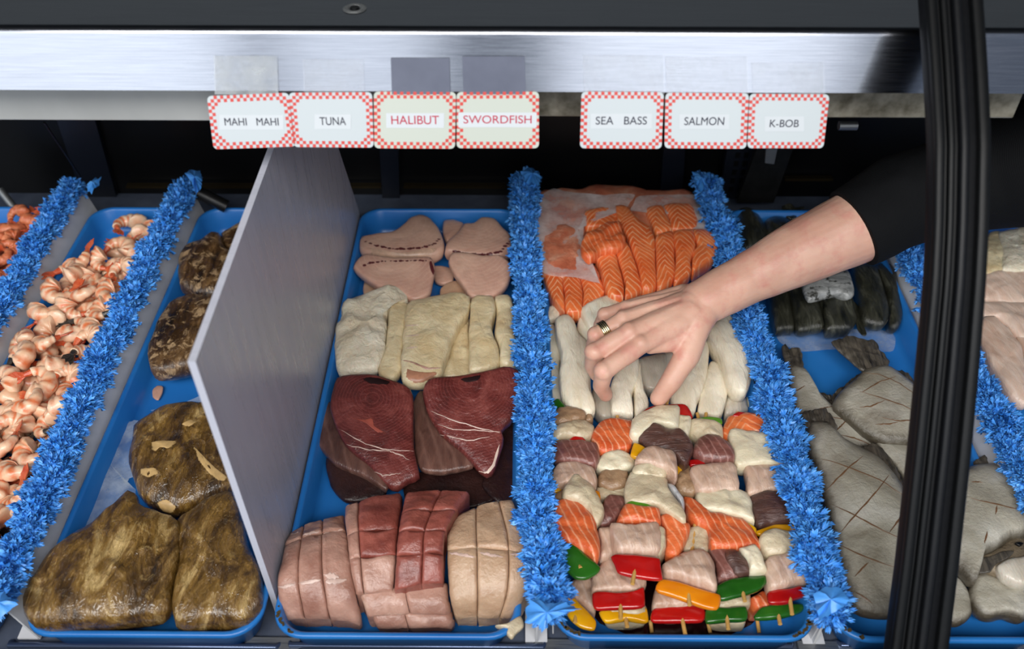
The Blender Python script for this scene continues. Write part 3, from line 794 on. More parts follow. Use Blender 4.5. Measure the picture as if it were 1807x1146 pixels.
def rail(f0, f1, lift, th, mat, name):
    vs = []; fs = []; prev = None
    C_ = [fpt(y, 0) for y in ys]
    for i, (c, hw) in enumerate(C_):
        tg = (C_[min(i + 1, 40)][0] - C_[max(i - 1, 0)][0]).normalized(); nn = Vector((1, 0, 0)).cross(tg)
        if nn.dot(CAM - c) < 0: nn = -nn
        x0 = c.x - hw + 2 * hw * f0; x1 = c.x - hw + 2 * hw * f1; bv = min(.0015, (x1 - x0) * .25)
        for x, l in ((x0, -th), (x0, lift - bv), (x0 + bv, lift), (x1 - bv, lift), (x1, lift - bv), (x1, -th)): vs.append(Vector((x, c.y, c.z)) + nn * l)
    for i in range(40):
        for k in range(6): fs.append([i * 6 + k, i * 6 + (k + 1) % 6, (i + 1) * 6 + (k + 1) % 6, (i + 1) * 6 + k])
    fs += [list(range(6)), [240 + k for k in range(6)][::-1]]
    mk(name, vs, fs, mat, fr, True)
rail(0, 1, .0, .012, 'rubber2', 'frame_bar')
rail(0.0, .17, .006, 0, 'rubber', 'gasket'); rail(.24, .36, .005, 0, 'rubber', 'gasket'); rail(.44, .60, .007, 0, 'rubber2', 'gasket_rib'); rail(.78, .99, .006, 0, 'rubber', 'gasket')

# ================================================================== fish in the trays
def piece(name, label, cat, Z, pts, z, ht, hb, mat, group=None, **k):
    return tag(pillow(name, Z, pts, z, ht, hb, mat, **k), label, cat, group)

# ---- swordfish steaks (back of the middle tray)
GS = 'pink swordfish steaks at the back of the middle tray'
piece('swordfish_steak', 'dark end of a pink swordfish steak behind the others, between the two stacks', 'fish steak', Z1, [(783, 392), (800, 390), (818, 398), (806, 418), (789, 428), (782, 415)], .030, .006, .022, 'sword', GS)
piece('swordfish_steak', 'tan end of a swordfish steak sticking out under the lower left swordfish steak', 'fish steak', ZC, [(328, 495), (400, 500), (430, 560), (400, 590), (328, 585)], .022, .004, .012, 'sword_tan', GS)
piece('swordfish_steak', 'tan end of a swordfish steak lying under the lower right swordfish steak', 'fish steak', ZC, [(755, 545), (800, 505), (850, 500), (900, 560), (880, 595), (760, 590)], .022, .004, .012, 'sword_tan', GS)
piece('swordfish_steak', 'small pink swordfish offcut in the gap between the two stacks of swordfish steaks', 'fish steak', ZC, [(715, 420), (790, 420), (830, 440), (825, 500), (770, 515), (725, 500)], .020, .004, .011, 'sword', GS)
a = piece('swordfish_steak', 'pink swordfish steak with an arched top, upper left of four, dotted dark bloodline', 'fish steak', ZC, [(310, 268), (480, 242), (555, 192), (590, 158), (650, 138), (705, 160), (748, 215), (778, 290), (770, 345), (690, 372), (560, 378), (420, 370), (308, 345)], .040, .010, .03, 'sword', GS, e=5)
strokes(a, ZC, [[(305, 300), (450, 325), (640, 335), (750, 300), (770, 345), (690, 366), (430, 366), (308, 340)]][:0], .001, 'sword_tan', 'rim')
def dots(o, Z, path, n, r):
    mb = MB(); P = pxs(Z, path)
    L = [0]
    for i in range(len(P) - 1): L.append(L[-1] + math.dist(P[i], P[i + 1]))
    for k in range(n):
        d = L[-1] * (k + rnd.uniform(.1, .9)) / n; j = 0
        while j < len(P) - 2 and L[j + 1] < d: j += 1
        f = (d - L[j]) / (L[j + 1] - L[j]); x = P[j][0] + (P[j + 1][0] - P[j][0]) * f; y = P[j][1] + (P[j + 1][1] - P[j][1]) * f
        rr = r * rnd.uniform(.5, 1.3); stroke_geo(o, [(x - rr, y), (x + rr, y + rnd.uniform(-1, 1))], rr * 2 * .0006, .0004, 6, True, mb)
    if mb.v: tag(mk('bloodline', mb.v, mb.f, 'blood_soft', o, attr=[(.45, 1, .45)[i % 3] for i in range(len(mb.v))]), kind='stuff')
dots(a, ZC, [(330, 275), (400, 300), (500, 318), (640, 312), (720, 290), (750, 258)], 26, 3.4)
o = a
s_ = patch(o, ZC, [(306, 305), (380, 322), (520, 338), (660, 334), (745, 305), (772, 330), (700, 366), (560, 372), (420, 362), (312, 342)], 'sword_tan', 'skin_edge', .0012)
a = piece('swordfish_steak', 'pink swordfish steak, upper right of four, behind a rounder one', 'fish steak', ZC, [(780, 345), (800, 290), (860, 232), (890, 195), (940, 192), (990, 156), (1058, 160), (1100, 205), (1148, 255), (1150, 345), (1090, 372), (960, 365), (820, 350)], .040, .010, .03, 'sword', GS, e=5)
dots(a, ZC, [(820, 328), (900, 345), (1000, 350), (1090, 335), (1145, 270)], 20, 3.2)
a = piece('swordfish_steak', 'pink swordfish steak pointing left, lower left of four', 'fish steak', ZC, [(264, 430), (298, 378), (345, 356), (480, 378), (700, 374), (725, 440), (716, 500), (700, 570), (660, 606), (600, 615), (540, 580), (420, 548), (335, 492)], .048, .008, .026, 'sword', GS, e=5, sl=.12)
dots(a, ZC, [(315, 415), (360, 395), (440, 385), (560, 384), (690, 382)], 20, 2.8)
patch(a, ZC, [(690, 390), (705, 382), (722, 440), (716, 470), (700, 440)], 'blood', 'dark_edge')
a = piece('swordfish_steak', 'smooth rounded pink swordfish steak, lower right of four', 'fish steak', ZC, [(800, 400), (818, 352), (900, 347), (1000, 366), (1090, 364), (1140, 400), (1156, 450), (1130, 530), (1060, 588), (980, 605), (918, 590), (880, 530), (830, 462)], .048, .008, .026, 'sword', GS, e=5, sl=.12)

# ---- white fillets (halibut row)
GH = 'cream white fillets in the row behind the dark red tuna'
piece('white_fillet', 'cream sliver of white fillet wedged between the broad centre fillet and its right neighbour', 'fish fillet', ZC, [(890, 700), (918, 715), (912, 800), (915, 880), (932, 940), (920, 1035), (758, 1040), (800, 940), (840, 830)], .030, .006, .02, 'halibut', GH, nz=.003)
a = piece('white_fillet', 'ragged flaky white fillet at the left end of the cream fillet row', 'fish fillet', ZC, [(190, 700), (238, 610), (370, 578), (430, 550), (540, 550), (582, 588), (570, 622), (490, 642), (462, 690), (450, 800), (450, 920), (400, 1000), (300, 1022), (185, 1036), (165, 930), (160, 805)], .042, .014, .032, 'halibut_white', GH, nz=.006, nf=45)
a = piece('white_fillet', 'narrow cream fillet strip leaning against the broad centre fillet of its row', 'fish fillet', ZC, [(480, 640), (560, 618), (590, 640), (560, 760), (545, 900), (540, 1000), (480, 1060), (405, 1022), (448, 910), (458, 770)], .042, .010, .03, 'halibut', GH, nz=.0025)
a = piece('white_fillet', 'broad smooth cream fillet in the middle of the row behind the tuna', 'fish fillet', ZC, [(565, 640), (650, 612), (800, 582), (890, 582), (926, 612), (912, 690), (868, 745), (820, 850), (772, 1000), (758, 1042), (650, 1085), (545, 1075), (535, 980), (545, 800)], .046, .014, .034, 'halibut', GH, nz=.003)
strokes(a, ZC, [[(560, 748), (630, 745)], [(560, 808), (635, 800)], [(565, 875), (625, 868)]], .0022, 'membrane', 'fold')
stroke(a, ZC, [(535, 940), (600, 955), (680, 990), (760, 985)], .003, 'loin_pink', 'fold')
patch(a, ZC, [(545, 985), (600, 1000), (690, 1010), (750, 1005), (730, 1040), (640, 1075), (560, 1060)], 'loin_pink', 'brown_edge')
a = piece('white_fillet', 'upright cream fillet, second from the right in the row behind the tuna', 'fish fillet', ZC, [(930, 612), (1000, 597), (1056, 592), (1066, 680), (1046, 745), (1060, 840), (1086, 900), (1086, 980), (990, 1012), (918, 1015), (912, 840), (922, 720)], .044, .012, .032, 'halibut', GH, nz=.003)
a = piece('white_fillet', 'upright cream fillet touching the parsley strip at the right end of its row', 'fish fillet', ZC, [(1060, 592), (1138, 580), (1170, 680), (1172, 800), (1188, 920), (1172, 985), (1092, 990), (1088, 900), (1062, 800), (1068, 690)], .042, .012, .032, 'halibut', GH, nz=.003)

# ---- tuna
GT = 'dark red tuna steaks in the middle tray'
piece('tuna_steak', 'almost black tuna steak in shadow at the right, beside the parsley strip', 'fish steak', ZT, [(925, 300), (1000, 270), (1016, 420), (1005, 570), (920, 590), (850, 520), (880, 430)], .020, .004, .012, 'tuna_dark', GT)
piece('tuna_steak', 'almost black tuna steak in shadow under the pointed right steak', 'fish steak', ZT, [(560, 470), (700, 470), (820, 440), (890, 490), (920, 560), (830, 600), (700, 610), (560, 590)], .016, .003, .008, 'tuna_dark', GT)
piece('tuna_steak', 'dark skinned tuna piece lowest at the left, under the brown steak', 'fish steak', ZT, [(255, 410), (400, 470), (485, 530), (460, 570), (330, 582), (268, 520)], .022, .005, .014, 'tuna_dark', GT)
piece('tuna_steak', 'brown edged tuna steak half hidden behind the left red steak', 'fish steak', ZT, [(214, 250), (265, 192), (300, 240), (360, 360), (470, 450), (490, 540), (400, 485), (280, 432), (205, 335)], .032, .006, .02, 'tuna_brown', GT)
piece('tuna_steak', 'brownish tuna steak under the pointed right steak', 'fish steak', ZT, [(588, 200), (622, 150), (660, 240), (720, 330), (800, 410), (822, 445), (700, 472), (618, 460), (594, 390)], .032, .006, .02, 'tuna_brown', GT)
a = piece('tuna_steak', 'large dark red tuna steak with a torn hole, left of the pair', 'fish steak', ZT, [(272, 180), (290, 112), (350, 94), (440, 96), (520, 122), (580, 150), (588, 200), (590, 370), (613, 490), (565, 512), (522, 542), (480, 520), (430, 460), (330, 370), (290, 300), (270, 230)], .046, .010, .022, 'tuna', GT, e=5, sl=.22)
patch(a, ZT, [(350, 255), (390, 262), (430, 255), (440, 290), (490, 320), (450, 315), (400, 275)], 'gap', 'torn_hole', .0006)
strokes(a, ZT, [[(300, 300), (400, 355), (480, 380), (585, 385)], [(480, 380), (540, 400), (570, 420)], [(330, 360), (420, 380), (500, 385)], [(430, 460), (470, 480), (540, 470)]], .0016, 'membrane', 'membrane', jit=.9)
patch(a, ZT, [(400, 100), (450, 102), (500, 118), (490, 130), (420, 126), (390, 112)], 'tuna_dark', 'dark_bloodline')
a = piece('tuna_steak', 'large pointed dark red tuna steak touching the parsley strip', 'fish steak', ZT, [(624, 160), (650, 112), (760, 102), (870, 82), (950, 66), (1004, 90), (1000, 190), (960, 280), (926, 310), (935, 350), (906, 450), (880, 490), (842, 470), (780, 400), (690, 320), (640, 240)], .050, .010, .024, 'tuna', GT, e=5, sl=.25)
strokes(a, ZT, [[(640, 220), (720, 260), (820, 290), (920, 315)], [(665, 275), (740, 300), (830, 305), (920, 312)], [(690, 320), (800, 345), (880, 330)]], .0016, 'membrane', 'membrane', jit=.9)
stroke(a, ZT, [(840, 462), (870, 470), (895, 440), (918, 360)], .0035, 'membrane', 'pale_edge')
patch(a, ZT, [(765, 108), (800, 100), (850, 92), (840, 112), (790, 122)], 'tuna_dark', 'dark_bloodline')

# ---- scored loins in front: a block of portions with real gaps between them
def loin(name, label, Z, rows, ucuts, vcuts, mat, zbot=.012, gap=.0009, arch=.006, mats=None, group='scored fish loins at the front of the middle tray'):
    """rows: (left px, right px, z) from back to front; cut into cells at the given u and v fractions"""
    net = []
    for (lx, ly), (rx, ry), z in rows:
        (l2, r2) = pxs(Z, [(lx, ly), (rx, ry)]); net.append((at(*l2, z), at(*r2, z)))
    m = len(net)
    def S(u, v):
        t = min(max(v, 0), 1) * (m - 1); i = min(int(t), m - 2); f = t - i
        def cr(k):
            p = [net[max(0, min(m - 1, i + d))][k] for d in (-1, 0, 1, 2)]
            return .5 * ((2 * p[1]) + (p[2] - p[0]) * f + (2 * p[0] - 5 * p[1] + 4 * p[2] - p[3]) * f * f + (3 * p[1] - p[0] - 3 * p[2] + p[3]) * f ** 3)
        q = cr(0).lerp(cr(1), u); q.z += arch * (1 - (2 * u - 1) ** 4) - arch * .5
        return q
    cs = sum((a + b for a, b in net), Vector()) / (2 * m)
    root = thing(name, (cs.x, cs.y, zbot), label, 'fish loin', group)
    U = [0] + list(ucuts) + [1]; Vv = [0] + list(vcuts) + [1]
    seed = Vector((rnd.random() * 40, 0, 0)); parts = []
    for j in range(len(Vv) - 1):
        for i in range(len(U) - 1):
            n = 14; vs = []; fs = []
            for b in range(n + 1):
                for a in range(n + 1):
                    fa, fb = a / n, b / n
                    wob = noise.noise((Vector((U[i] + 3 * j, Vv[j], 0)) + seed)) * .012
                    u = U[i] + (U[i + 1] - U[i]) * fa; v = Vv[j] + (Vv[j + 1] - Vv[j]) * fb
                    if 0 < v < 1: v += .012 * math.sin(u * 9 + j * 2)
                    q = S(u, v)
                    du = (S(min(u + .02, 1), v) - S(max(u - .02, 0), v)).normalized(); dv = (S(u, min(v + .02, 1)) - S(u, max(v - .02, 0))).normalized()
                    nn = du.cross(dv); nn = nn if nn.z > 0 or nn.y < 0 and abs(nn.z) < .2 else -nn
                    wu = (S(U[i + 1], v) - S(U[i], v)).length; wv = (S(u, Vv[j + 1]) - S(u, Vv[j])).length
                    ed = min(fa * wu, (1 - fa) * wu); ev = min(fb * wv, (1 - fb) * wv)
                    outer_u = (fa < .5 and i == 0) or (fa >= .5 and i == len(U) - 2); outer_v = (fb < .5 and j == 0) or (fb >= .5 and j == len(Vv) - 2)
                    ru = .009 if outer_u else .0026; rv = .006 if outer_v else .0026
                    def drop(d_, r_): return 0 if d_ >= r_ else (r_ - math.sqrt(max(0, r_ * r_ - (r_ - d_) ** 2)))
                    h = -max(drop(ed, ru), drop(ev, rv)) * .9
                    if not outer_u and ed < gap * .5: q += du * ((gap * .3) if fa < .5 else -(gap * .3))
                    if not outer_v and ev < gap * .5: q += dv * ((gap * .3) if fb < .5 else -(gap * .3))
                    h += noise.noise((q + seed) * 50) * .0022 + noise.noise((q + seed) * 150) * .0008
                    q = q + nn * h; q.z = max(q.z, .011); vs.append(q)
            w = n + 1
            for b in range(n):
                for a in range(n): fs.append([b * w + a, b * w + a + 1, (b + 1) * w + a + 1, (b + 1) * w + a])
            bd = [a for a in range(w)] + [b * w + n for b in range(1, w)] + [n * w + a for a in range(n - 1, -1, -1)] + [b * w for b in range(n - 1, 0, -1)]
            cc = sum(vs, Vector()) / len(vs); k0 = len(vs)
            for k in bd:
                q = vs[k].copy(); q += (cc - q) * .05; q.z = max(min(q.z - .034, vs[k].z - .002), .010); vs.append(q)
            L = len(bd)
            for k in range(L): fs.append([bd[(k + 1) % L], bd[k], k0 + k, k0 + (k + 1) % L])
            fs.append([k0 + k for k in range(L)])
            mm = mats[j][i] if mats else mat
            parts.append(mk('portion', vs, fs, mm, root))
    return root, parts
loin('fish_loin', 'two grey pink portions lowest at the front tray rim, under the small loin block', ZT, [((415, 1010), (742, 1005), .036), ((425, 1045), (746, 1045), .030), ((440, 1080), (748, 1078), .020)], [.42], [], 'loin_pink', arch=.003)
loin('fish_loin', 'small pale pink scored loin block under the dark red scored loin', ZT, [((365, 925), (726, 880), .050), ((380, 970), (730, 960), .046), ((400, 1030), (736, 1020), .034)], [.52], [], 'loin_pink', arch=.003)
r_, ps = loin('fish_loin', 'pale brown scored loin curving over the left front corner of the middle tray', ZT, [((95, 700), (332, 620), .040), ((72, 760), (344, 698), .058), ((50, 860), (362, 830), .062), ((52, 950), (382, 960), .050), ((82, 1048), (392, 1064), .024)], [.30, .60], [.2], 'loin_pink', arch=.010)
for k, o in enumerate(ps[3:]):
    pass
strokes(ps[3], ZT, [[(52, 905), (90, 908), (130, 895)]], .004, 'membrane', 'membrane', jit=.8)
strokes(ps[4], ZT, [[(140, 895), (180, 890), (230, 880)]], .004, 'membrane', 'membrane', jit=.8)
strokes(ps[5], ZT, [[(235, 890), (290, 885), (330, 880)], [(240, 860), (300, 870)]], .006, 'membrane', 'membrane', jit=.8)
for o, x0, x1 in ((ps[0], 90, 145), (ps[1], 155, 225), (ps[2], 235, 315)): strokes(o, ZT, [[(x0, 712 - (x0 - 90) * .06), ((x0 + x1) / 2, 704 - (x0 - 90) * .06), (x1, 702 - (x1 - 90) * .06)]], .003, 'membrane', 'membrane', jit=1)
r_, ps = loin('fish_loin', 'tan scored loin at the right, touching the parsley strip', ZT, [((735, 630), (975, 552), .058), ((705, 700), (1030, 690), .068), ((704, 770), (1042, 790), .070), ((706, 860), (1040, 880), .064), ((720, 960), (1020, 960), .050), ((745, 1045), (975, 1045), .026)], [.38, .74], [.36], 'loin_tan', arch=.006)
for o, x0, x1 in ((ps[3], 722, 825), (ps[4], 840, 930), (ps[5], 940, 1035)): strokes(o, ZT, [[(x0, 775), ((x0 + x1) / 2, 785), (x1, 792)]], .0032, 'membrane', 'membrane', jit=1.2)
loin('fish_loin', 'dark red scored loin column standing left of the darkest loin', ZT, [((312, 592), (550, 535), .058), ((312, 642), (545, 606), .068), ((322, 732), (536, 712), .072), ((334, 832), (530, 812), .066), ((352, 945), (522, 930), .052)], [.26], [.42, .68], 'loin_red', arch=.004, mats=[['loin_pink', 'loin_red'], ['loin_pink', 'loin_red'], ['loin_pink', 'loin_pink']])
loin('fish_loin', 'darkest red scored loin in the middle of the front row', ZT, [((548, 535), (812, 532), .066), ((528, 620), (760, 610), .078), ((515, 700), (722, 695), .082), ((508, 800), (716, 790), .076), ((500, 925), (714, 895), .060)], [.55], [.24, .48, .72], 'loin_red', arch=.004)
# torn grey white scrap hanging over the rim
piece('fish_scrap', 'small pale scrap of fish hanging over the front rim of the middle tray', 'fish scrap', ZT, [(900, 1058), (945, 1050), (1000, 1018), (1012, 1060), (985, 1085), (965, 1108), (945, 1090), (950, 1070)], .044, .004, .008, 'pale')

# ---- salmon
GSa = 'orange salmon portions under and around the white paper'
piece('salmon_fillet', 'long dull orange salmon fillet at the back, under the white paper', 'fish fillet', ZS, [(162, 155), (235, 145), (360, 140), (480, 120), (600, 135), (720, 150), (840, 145), (870, 200), (880, 300), (700, 330), (380, 330), (175, 330)], .052, .010, .04, 'salmon_back', GSa, nz=.004)
piece('salmon_fillet', 'orange salmon fillet at the left, covered by the white paper', 'fish fillet', ZS, [(155, 330), (220, 312), (370, 300), (380, 420), (450, 530), (330, 535), (200, 520), (165, 420)], .056, .010, .04, 'salmon_back', GSa, nz=.003)
def strip(label, pts, z, ht=.010, hb=.034, mat='salmon', Z=ZS, **k): return piece('salmon_portion', label, 'salmon portion', Z, pts, z, ht, hb, mat, GSa, e=4, **k)
strip('salmon strip sticking out of the front edge of the white paper, leftmost', [(198, 515), (275, 515), (285, 600), (292, 688), (262, 660), (225, 615)], .050)
strip('salmon strip sticking out of the front edge of the white paper, middle', [(280, 518), (352, 528), (368, 600), (366, 680), (330, 692), (294, 686), (286, 600)], .051)
strip('salmon strip sticking out of the front edge of the white paper, right', [(356, 528), (440, 540), (466, 600), (440, 630), (370, 678), (370, 600)], .050)
strip('salmon strip at the back of the left pile, lying flat behind the folded piece', [(375, 248), (445, 230), (505, 218), (530, 250), (520, 310), (440, 315), (380, 312)], .060)
strip('salmon strip with an arched back, curving down right of the folded piece', [(510, 222), (560, 220), (612, 280), (660, 310), (684, 370), (688, 460), (690, 580), (632, 590), (605, 480), (565, 370), (525, 300)], .064, .012)
strip('left half of the cut salmon below the folded flap', [(420, 430), (505, 420), (530, 500), (552, 578), (545, 625), (480, 605), (445, 500)], .062)
strip('right half of the cut salmon below the folded flap', [(508, 400), (550, 370), (585, 430), (612, 520), (630, 590), (555, 622), (556, 570), (532, 490)], .063)
piece('salmon_flap', 'folded over orange salmon flap lying on the left pile', 'salmon portion', ZS, [(360, 392), (385, 335), (440, 308), (515, 282), (545, 330), (562, 385), (520, 410), (450, 420), (400, 458), (372, 440)], .076, .010, .016, 'salmon_plain', GSa, nz=.004, nf=60)
strip('back left strip of the right hand salmon pile', [(640, 232), (715, 220), (740, 270), (760, 325), (692, 342), (662, 295)], .058)
strip('back right strip of the right hand salmon pile', [(720, 218), (780, 208), (840, 207), (872, 260), (880, 300), (860, 325), (764, 325), (742, 265)], .059)
strip('front left strip of the right hand salmon pile', [(688, 352), (760, 332), (772, 410), (768, 540), (696, 582), (690, 450)], .066)
strip('front middle strip of the right hand salmon pile, with a pointed fold', [(765, 335), (855, 320), (864, 400), (842, 470), (842, 520), (770, 556), (776, 440)], .067)
strip('rightmost salmon strip, curving round beside the paper', [(846, 322), (900, 322), (948, 352), (962, 400), (945, 450), (885, 488), (848, 512), (850, 430), (868, 390)], .066)
def sheet(name, label, cat, Z, pts, z, mat, amp=.003, jag=None, zf=None, parent=None, n=72):
    P2 = resample(pxs(Z, pts), n, True); cx = sum(p[0] for p in P2) / n; cy = sum(p[1] for p in P2) / n
    vs = []; fs = []; RR = [1, .9, .78, .64, .5, .35, .18]
    for s in RR:
        for k, (x, y) in enumerate(P2):
            if s == 1 and jag: x += (jag if k % 2 else -jag); y += (jag if k % 3 else -jag) * .5
            zz = z if zf is None else zf(cx + (x - cx) * s, cy + (y - cy) * s)
            q = at(cx + (x - cx) * s, cy + (y - cy) * s, zz)
            q.z = max(q.z + noise.noise(q * 32) * amp + noise.noise(q * 90) * amp * .4, .0075); vs.append(q)
    for r in range(len(RR) - 1):
        for i in range(n): fs.append([r * n + i, r * n + (i + 1) % n, (r + 1) * n + (i + 1) % n, (r + 1) * n + i])
    vs.append(at(cx, cy, z if zf is None else zf(cx, cy))); o_ = (len(RR) - 1) * n
    for i in range(n): fs.append([o_ + i, o_ + (i + 1) % n, len(vs) - 1])
    return tag(mk(name, vs, fs, mat, parent), label, cat)
sheet('deli_paper', 'crumpled translucent white paper lying over the left side of the salmon', 'paper', ZS, [(158, 200), (205, 150), (238, 130), (300, 146), (460, 160), (600, 158), (575, 195), (555, 222), (450, 235), (380, 245), (374, 300), (368, 420), (395, 480), (450, 545), (320, 520), (190, 502), (168, 400)], .068, 'paper', .003, zf=lambda x, y: .068 + .004 * math.sin(x * .03))
sheet('deli_paper', 'translucent white paper edge showing right of the salmon, against the parsley strip', 'paper', ZS, [(590, 205), (612, 165), (720, 160), (860, 158), (932, 166), (950, 290), (962, 440), (940, 452), (925, 360), (885, 300), (845, 210), (760, 205), (640, 228), (575, 230)], .066, 'paper', .003)

# ---- sea bass pieces under the hand
GB = 'white sea bass pieces around the hand'
def bass(label, pts, z, mat='bass', ht=.010, hb=.03, **k): return piece('sea_bass_piece', label, 'fish piece', ZB, pts, z, ht, hb, mat, GB, nz=.0018, **k)
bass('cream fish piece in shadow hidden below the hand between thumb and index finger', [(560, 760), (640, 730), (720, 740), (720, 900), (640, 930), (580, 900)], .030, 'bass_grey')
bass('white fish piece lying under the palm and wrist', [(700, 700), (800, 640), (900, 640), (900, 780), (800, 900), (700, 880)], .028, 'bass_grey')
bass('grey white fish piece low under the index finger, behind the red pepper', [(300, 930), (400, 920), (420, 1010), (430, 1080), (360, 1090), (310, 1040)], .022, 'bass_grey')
bass('white fish strip at the left edge, half behind the tall leftmost strip', [(40, 575), (90, 562), (122, 700), (122, 900), (152, 990), (80, 982), (42, 850)], .030)
bass('small white scrap at the top left corner of the sea bass row', [(45, 500), (60, 455), (95, 448), (125, 470), (120, 520), (60, 530)], .040, ht=.006, hb=.014)
bass('white folded piece between the leftmost strip and the hand', [(215, 600), (235, 520), (290, 560), (300, 650), (300, 780), (290, 830), (275, 690)], .038)
bass('tall white strip at the left, standing free of the hand', [(95, 525), (160, 500), (202, 545), (225, 610), (285, 665), (288, 740), (300, 950), (322, 1045), (270, 1066), (190, 1042), (130, 970), (114, 850), (126, 720), (100, 620)], .052, ht=.012, hb=.04)
bass('white piece bending under the ring finger at the top of the row', [(232, 480), (300, 432), (390, 400), (452, 430), (492, 470), (400, 505), (352, 570), (320, 600), (300, 590), (270, 560)], .050, ht=.012)
bass('white piece held under the index finger, left half', [(408, 900), (450, 790), (560, 740), (560, 860), (525, 960), (532, 1068), (470, 1062), (408, 1052)], .046)
bass('white piece held under the index finger, right half', [(530, 830), (570, 770), (585, 890), (600, 950), (622, 1000), (612, 1035), (545, 1085), (532, 960)], .043)
bass('cream fish piece right of the thumb, largest of the shaded pieces', [(735, 960), (800, 850), (880, 740), (940, 640), (956, 700), (946, 860), (890, 1000), (872, 1058), (770, 1040)], .042, 'bass')
bass('cream piece between the shaded piece by the thumb and the big curved right piece', [(925, 880), (960, 770), (1000, 770), (1052, 850), (1062, 930), (1035, 1060), (970, 1075), (892, 1055)], .036, 'bass')
bass('low cream piece under the tip of the big curved right piece', [(1060, 940), (1150, 960), (1182, 1040), (1130, 1062), (1045, 1070)], .026, 'bass_grey')
bass('low cream piece at the right edge against the parsley strip', [(1172, 900), (1240, 950), (1244, 1060), (1190, 1060), (1165, 980)], .024, 'bass_grey')
a = bass('big curved white piece at the right, in front of the forearm', [(948, 622), (962, 572), (1060, 488), (1130, 520), (1152, 562), (1190, 590), (1214, 750), (1192, 880), (1160, 950), (1100, 945), (1060, 880), (1020, 740), (972, 672)], .054, ht=.014, hb=.04)
stroke(a, ZB, [(1140, 560), (1175, 680), (1190, 800), (1165, 920)], .0014, 'loin_tan', 'fold')

# ---- kebabs
GK = 'raw fish and pepper kebabs at the front of the right tray'
def kebab(label, parts, stick=None, z=.055):
    root = None
    c = pxs(ZK, parts[0][1])[0]; q = at(*c, .01)
    root = thing('fish_kebab', (q.x, q.y, .01), label, 'kebab', GK)
    for nm, pts, mat, *ex in parts:
        dz = ex[0] if ex else 0; pep = nm == 'pepper_piece'
        if pep: pillow(nm, ZK, pts, z + dz, .004, .007, mat, root, e=3.5, nz=.0006, n=40)
        else: pillow(nm, ZK, pts, z + dz + rnd.uniform(-.003, .003), rnd.uniform(.009, .014), .03, mat, root, e=3.4, nz=.0026, nf=60, n=44, sl=rnd.uniform(-.15, .1), slx=rnd.uniform(-.12, .12))
    if stick:
        (a, za), (b, zb), em = stick; a2, b2, e2 = pxs(ZK, [a, b, em])
        zp = z + (parts[-1][3] if len(parts[-1]) > 3 else 0)
        MB().tube([at(*a2, za), at(*e2, zp - .006)], .0021, 8).tube([at(*e2, zp + .0015), at(*b2, zp + .0035)], .0021, 8).build('skewer', 'wood', root, True)
    return root
F_, P_ = 'fish_chunk', 'pepper_piece'
# lower layer
kebab('kebab ending in a yellow pepper at the bottom left, below the green pepper', [(F_, [(280, 860), (360, 840), (380, 930), (375, 990), (320, 960), (270, 915)], 'palepink'), (P_, [(238, 905), (265, 900), (310, 950), (350, 990), (382, 1030), (372, 1065), (310, 1052), (255, 1000)], 'yellow', .004)], (((240, 850), .03), ((289, 1028), .026), (290, 985)), .030)
kebab('low kebab ending in a yellow pepper, under the red pepper of the second column', [(F_, [(430, 960), (600, 955), (605, 1005), (520, 1020), (420, 1010)], 'pale'), (P_, [(394, 985), (440, 978), (520, 985), (600, 963), (612, 985), (612, 1030), (520, 1018), (425, 1032)], 'yellow', .004)], (((505, 900), .03), ((520, 1048), .026), (513, 1008)), .028)
kebab('low kebab ending in a dark red pepper below the orange pepper', [(F_, [(640, 895), (700, 885), (800, 925), (850, 960), (760, 985), (640, 975)], 'palepink'), (P_, [(628, 978), (660, 962), (780, 952), (862, 970), (858, 1024), (800, 1030), (630, 1028)], 'red', .006)], (((740, 880), .034), ((777, 1080), .024), (760, 992)), .032)
kebab('low kebab ending in a flat green pepper, right of the dark red one', [(F_, [(905, 940), (1000, 920), (1062, 912), (1062, 965), (960, 980), (910, 975)], 'pale'), (F_, [(880, 1020), (960, 1015), (1040, 1015), (1035, 1045), (960, 1052), (890, 1045)], 'pale', -.010), (P_, [(868, 972), (900, 964), (960, 966), (1046, 964), (1048, 1020), (960, 1026), (868, 1032)], 'green', .008)], (((950, 900), .034), ((968, 1058), .026), (960, 988)), .032)
kebab('low kebab ending in a dark green pepper at the bottom right corner', [(F_, [(1062, 935), (1112, 905), (1150, 930), (1145, 985), (1080, 985)], 'salmon_plain'), (P_, [(1080, 1005), (1112, 966), (1200, 952), (1305, 952), (1290, 985), (1190, 1012), (1092, 1018)], 'green', .006)], (((1150, 900), .034), ((1198, 1036), .026), (1188, 984)), .032)
for x0, y0, x1, y1 in ((622, 1020, 630, 1075), (878, 1030, 888, 1075), (1095, 1010, 1105, 1075)):
    a2, b2 = pxs(ZK, [(x0, y0), (x1, y1)])
    tag(MB().tube([at(*a2, .014), at(*b2, .011)], .002, 8).build('bare_skewer', 'wood', None, True), {622: 'thin skewer end in shadow left of the dark red pepper', 878: 'thin skewer end in shadow under the flat green pepper', 1095: 'thin skewer end in shadow under the dark green corner pepper'}[x0], 'skewer', 'skewer ends in the shadow of the front rim')
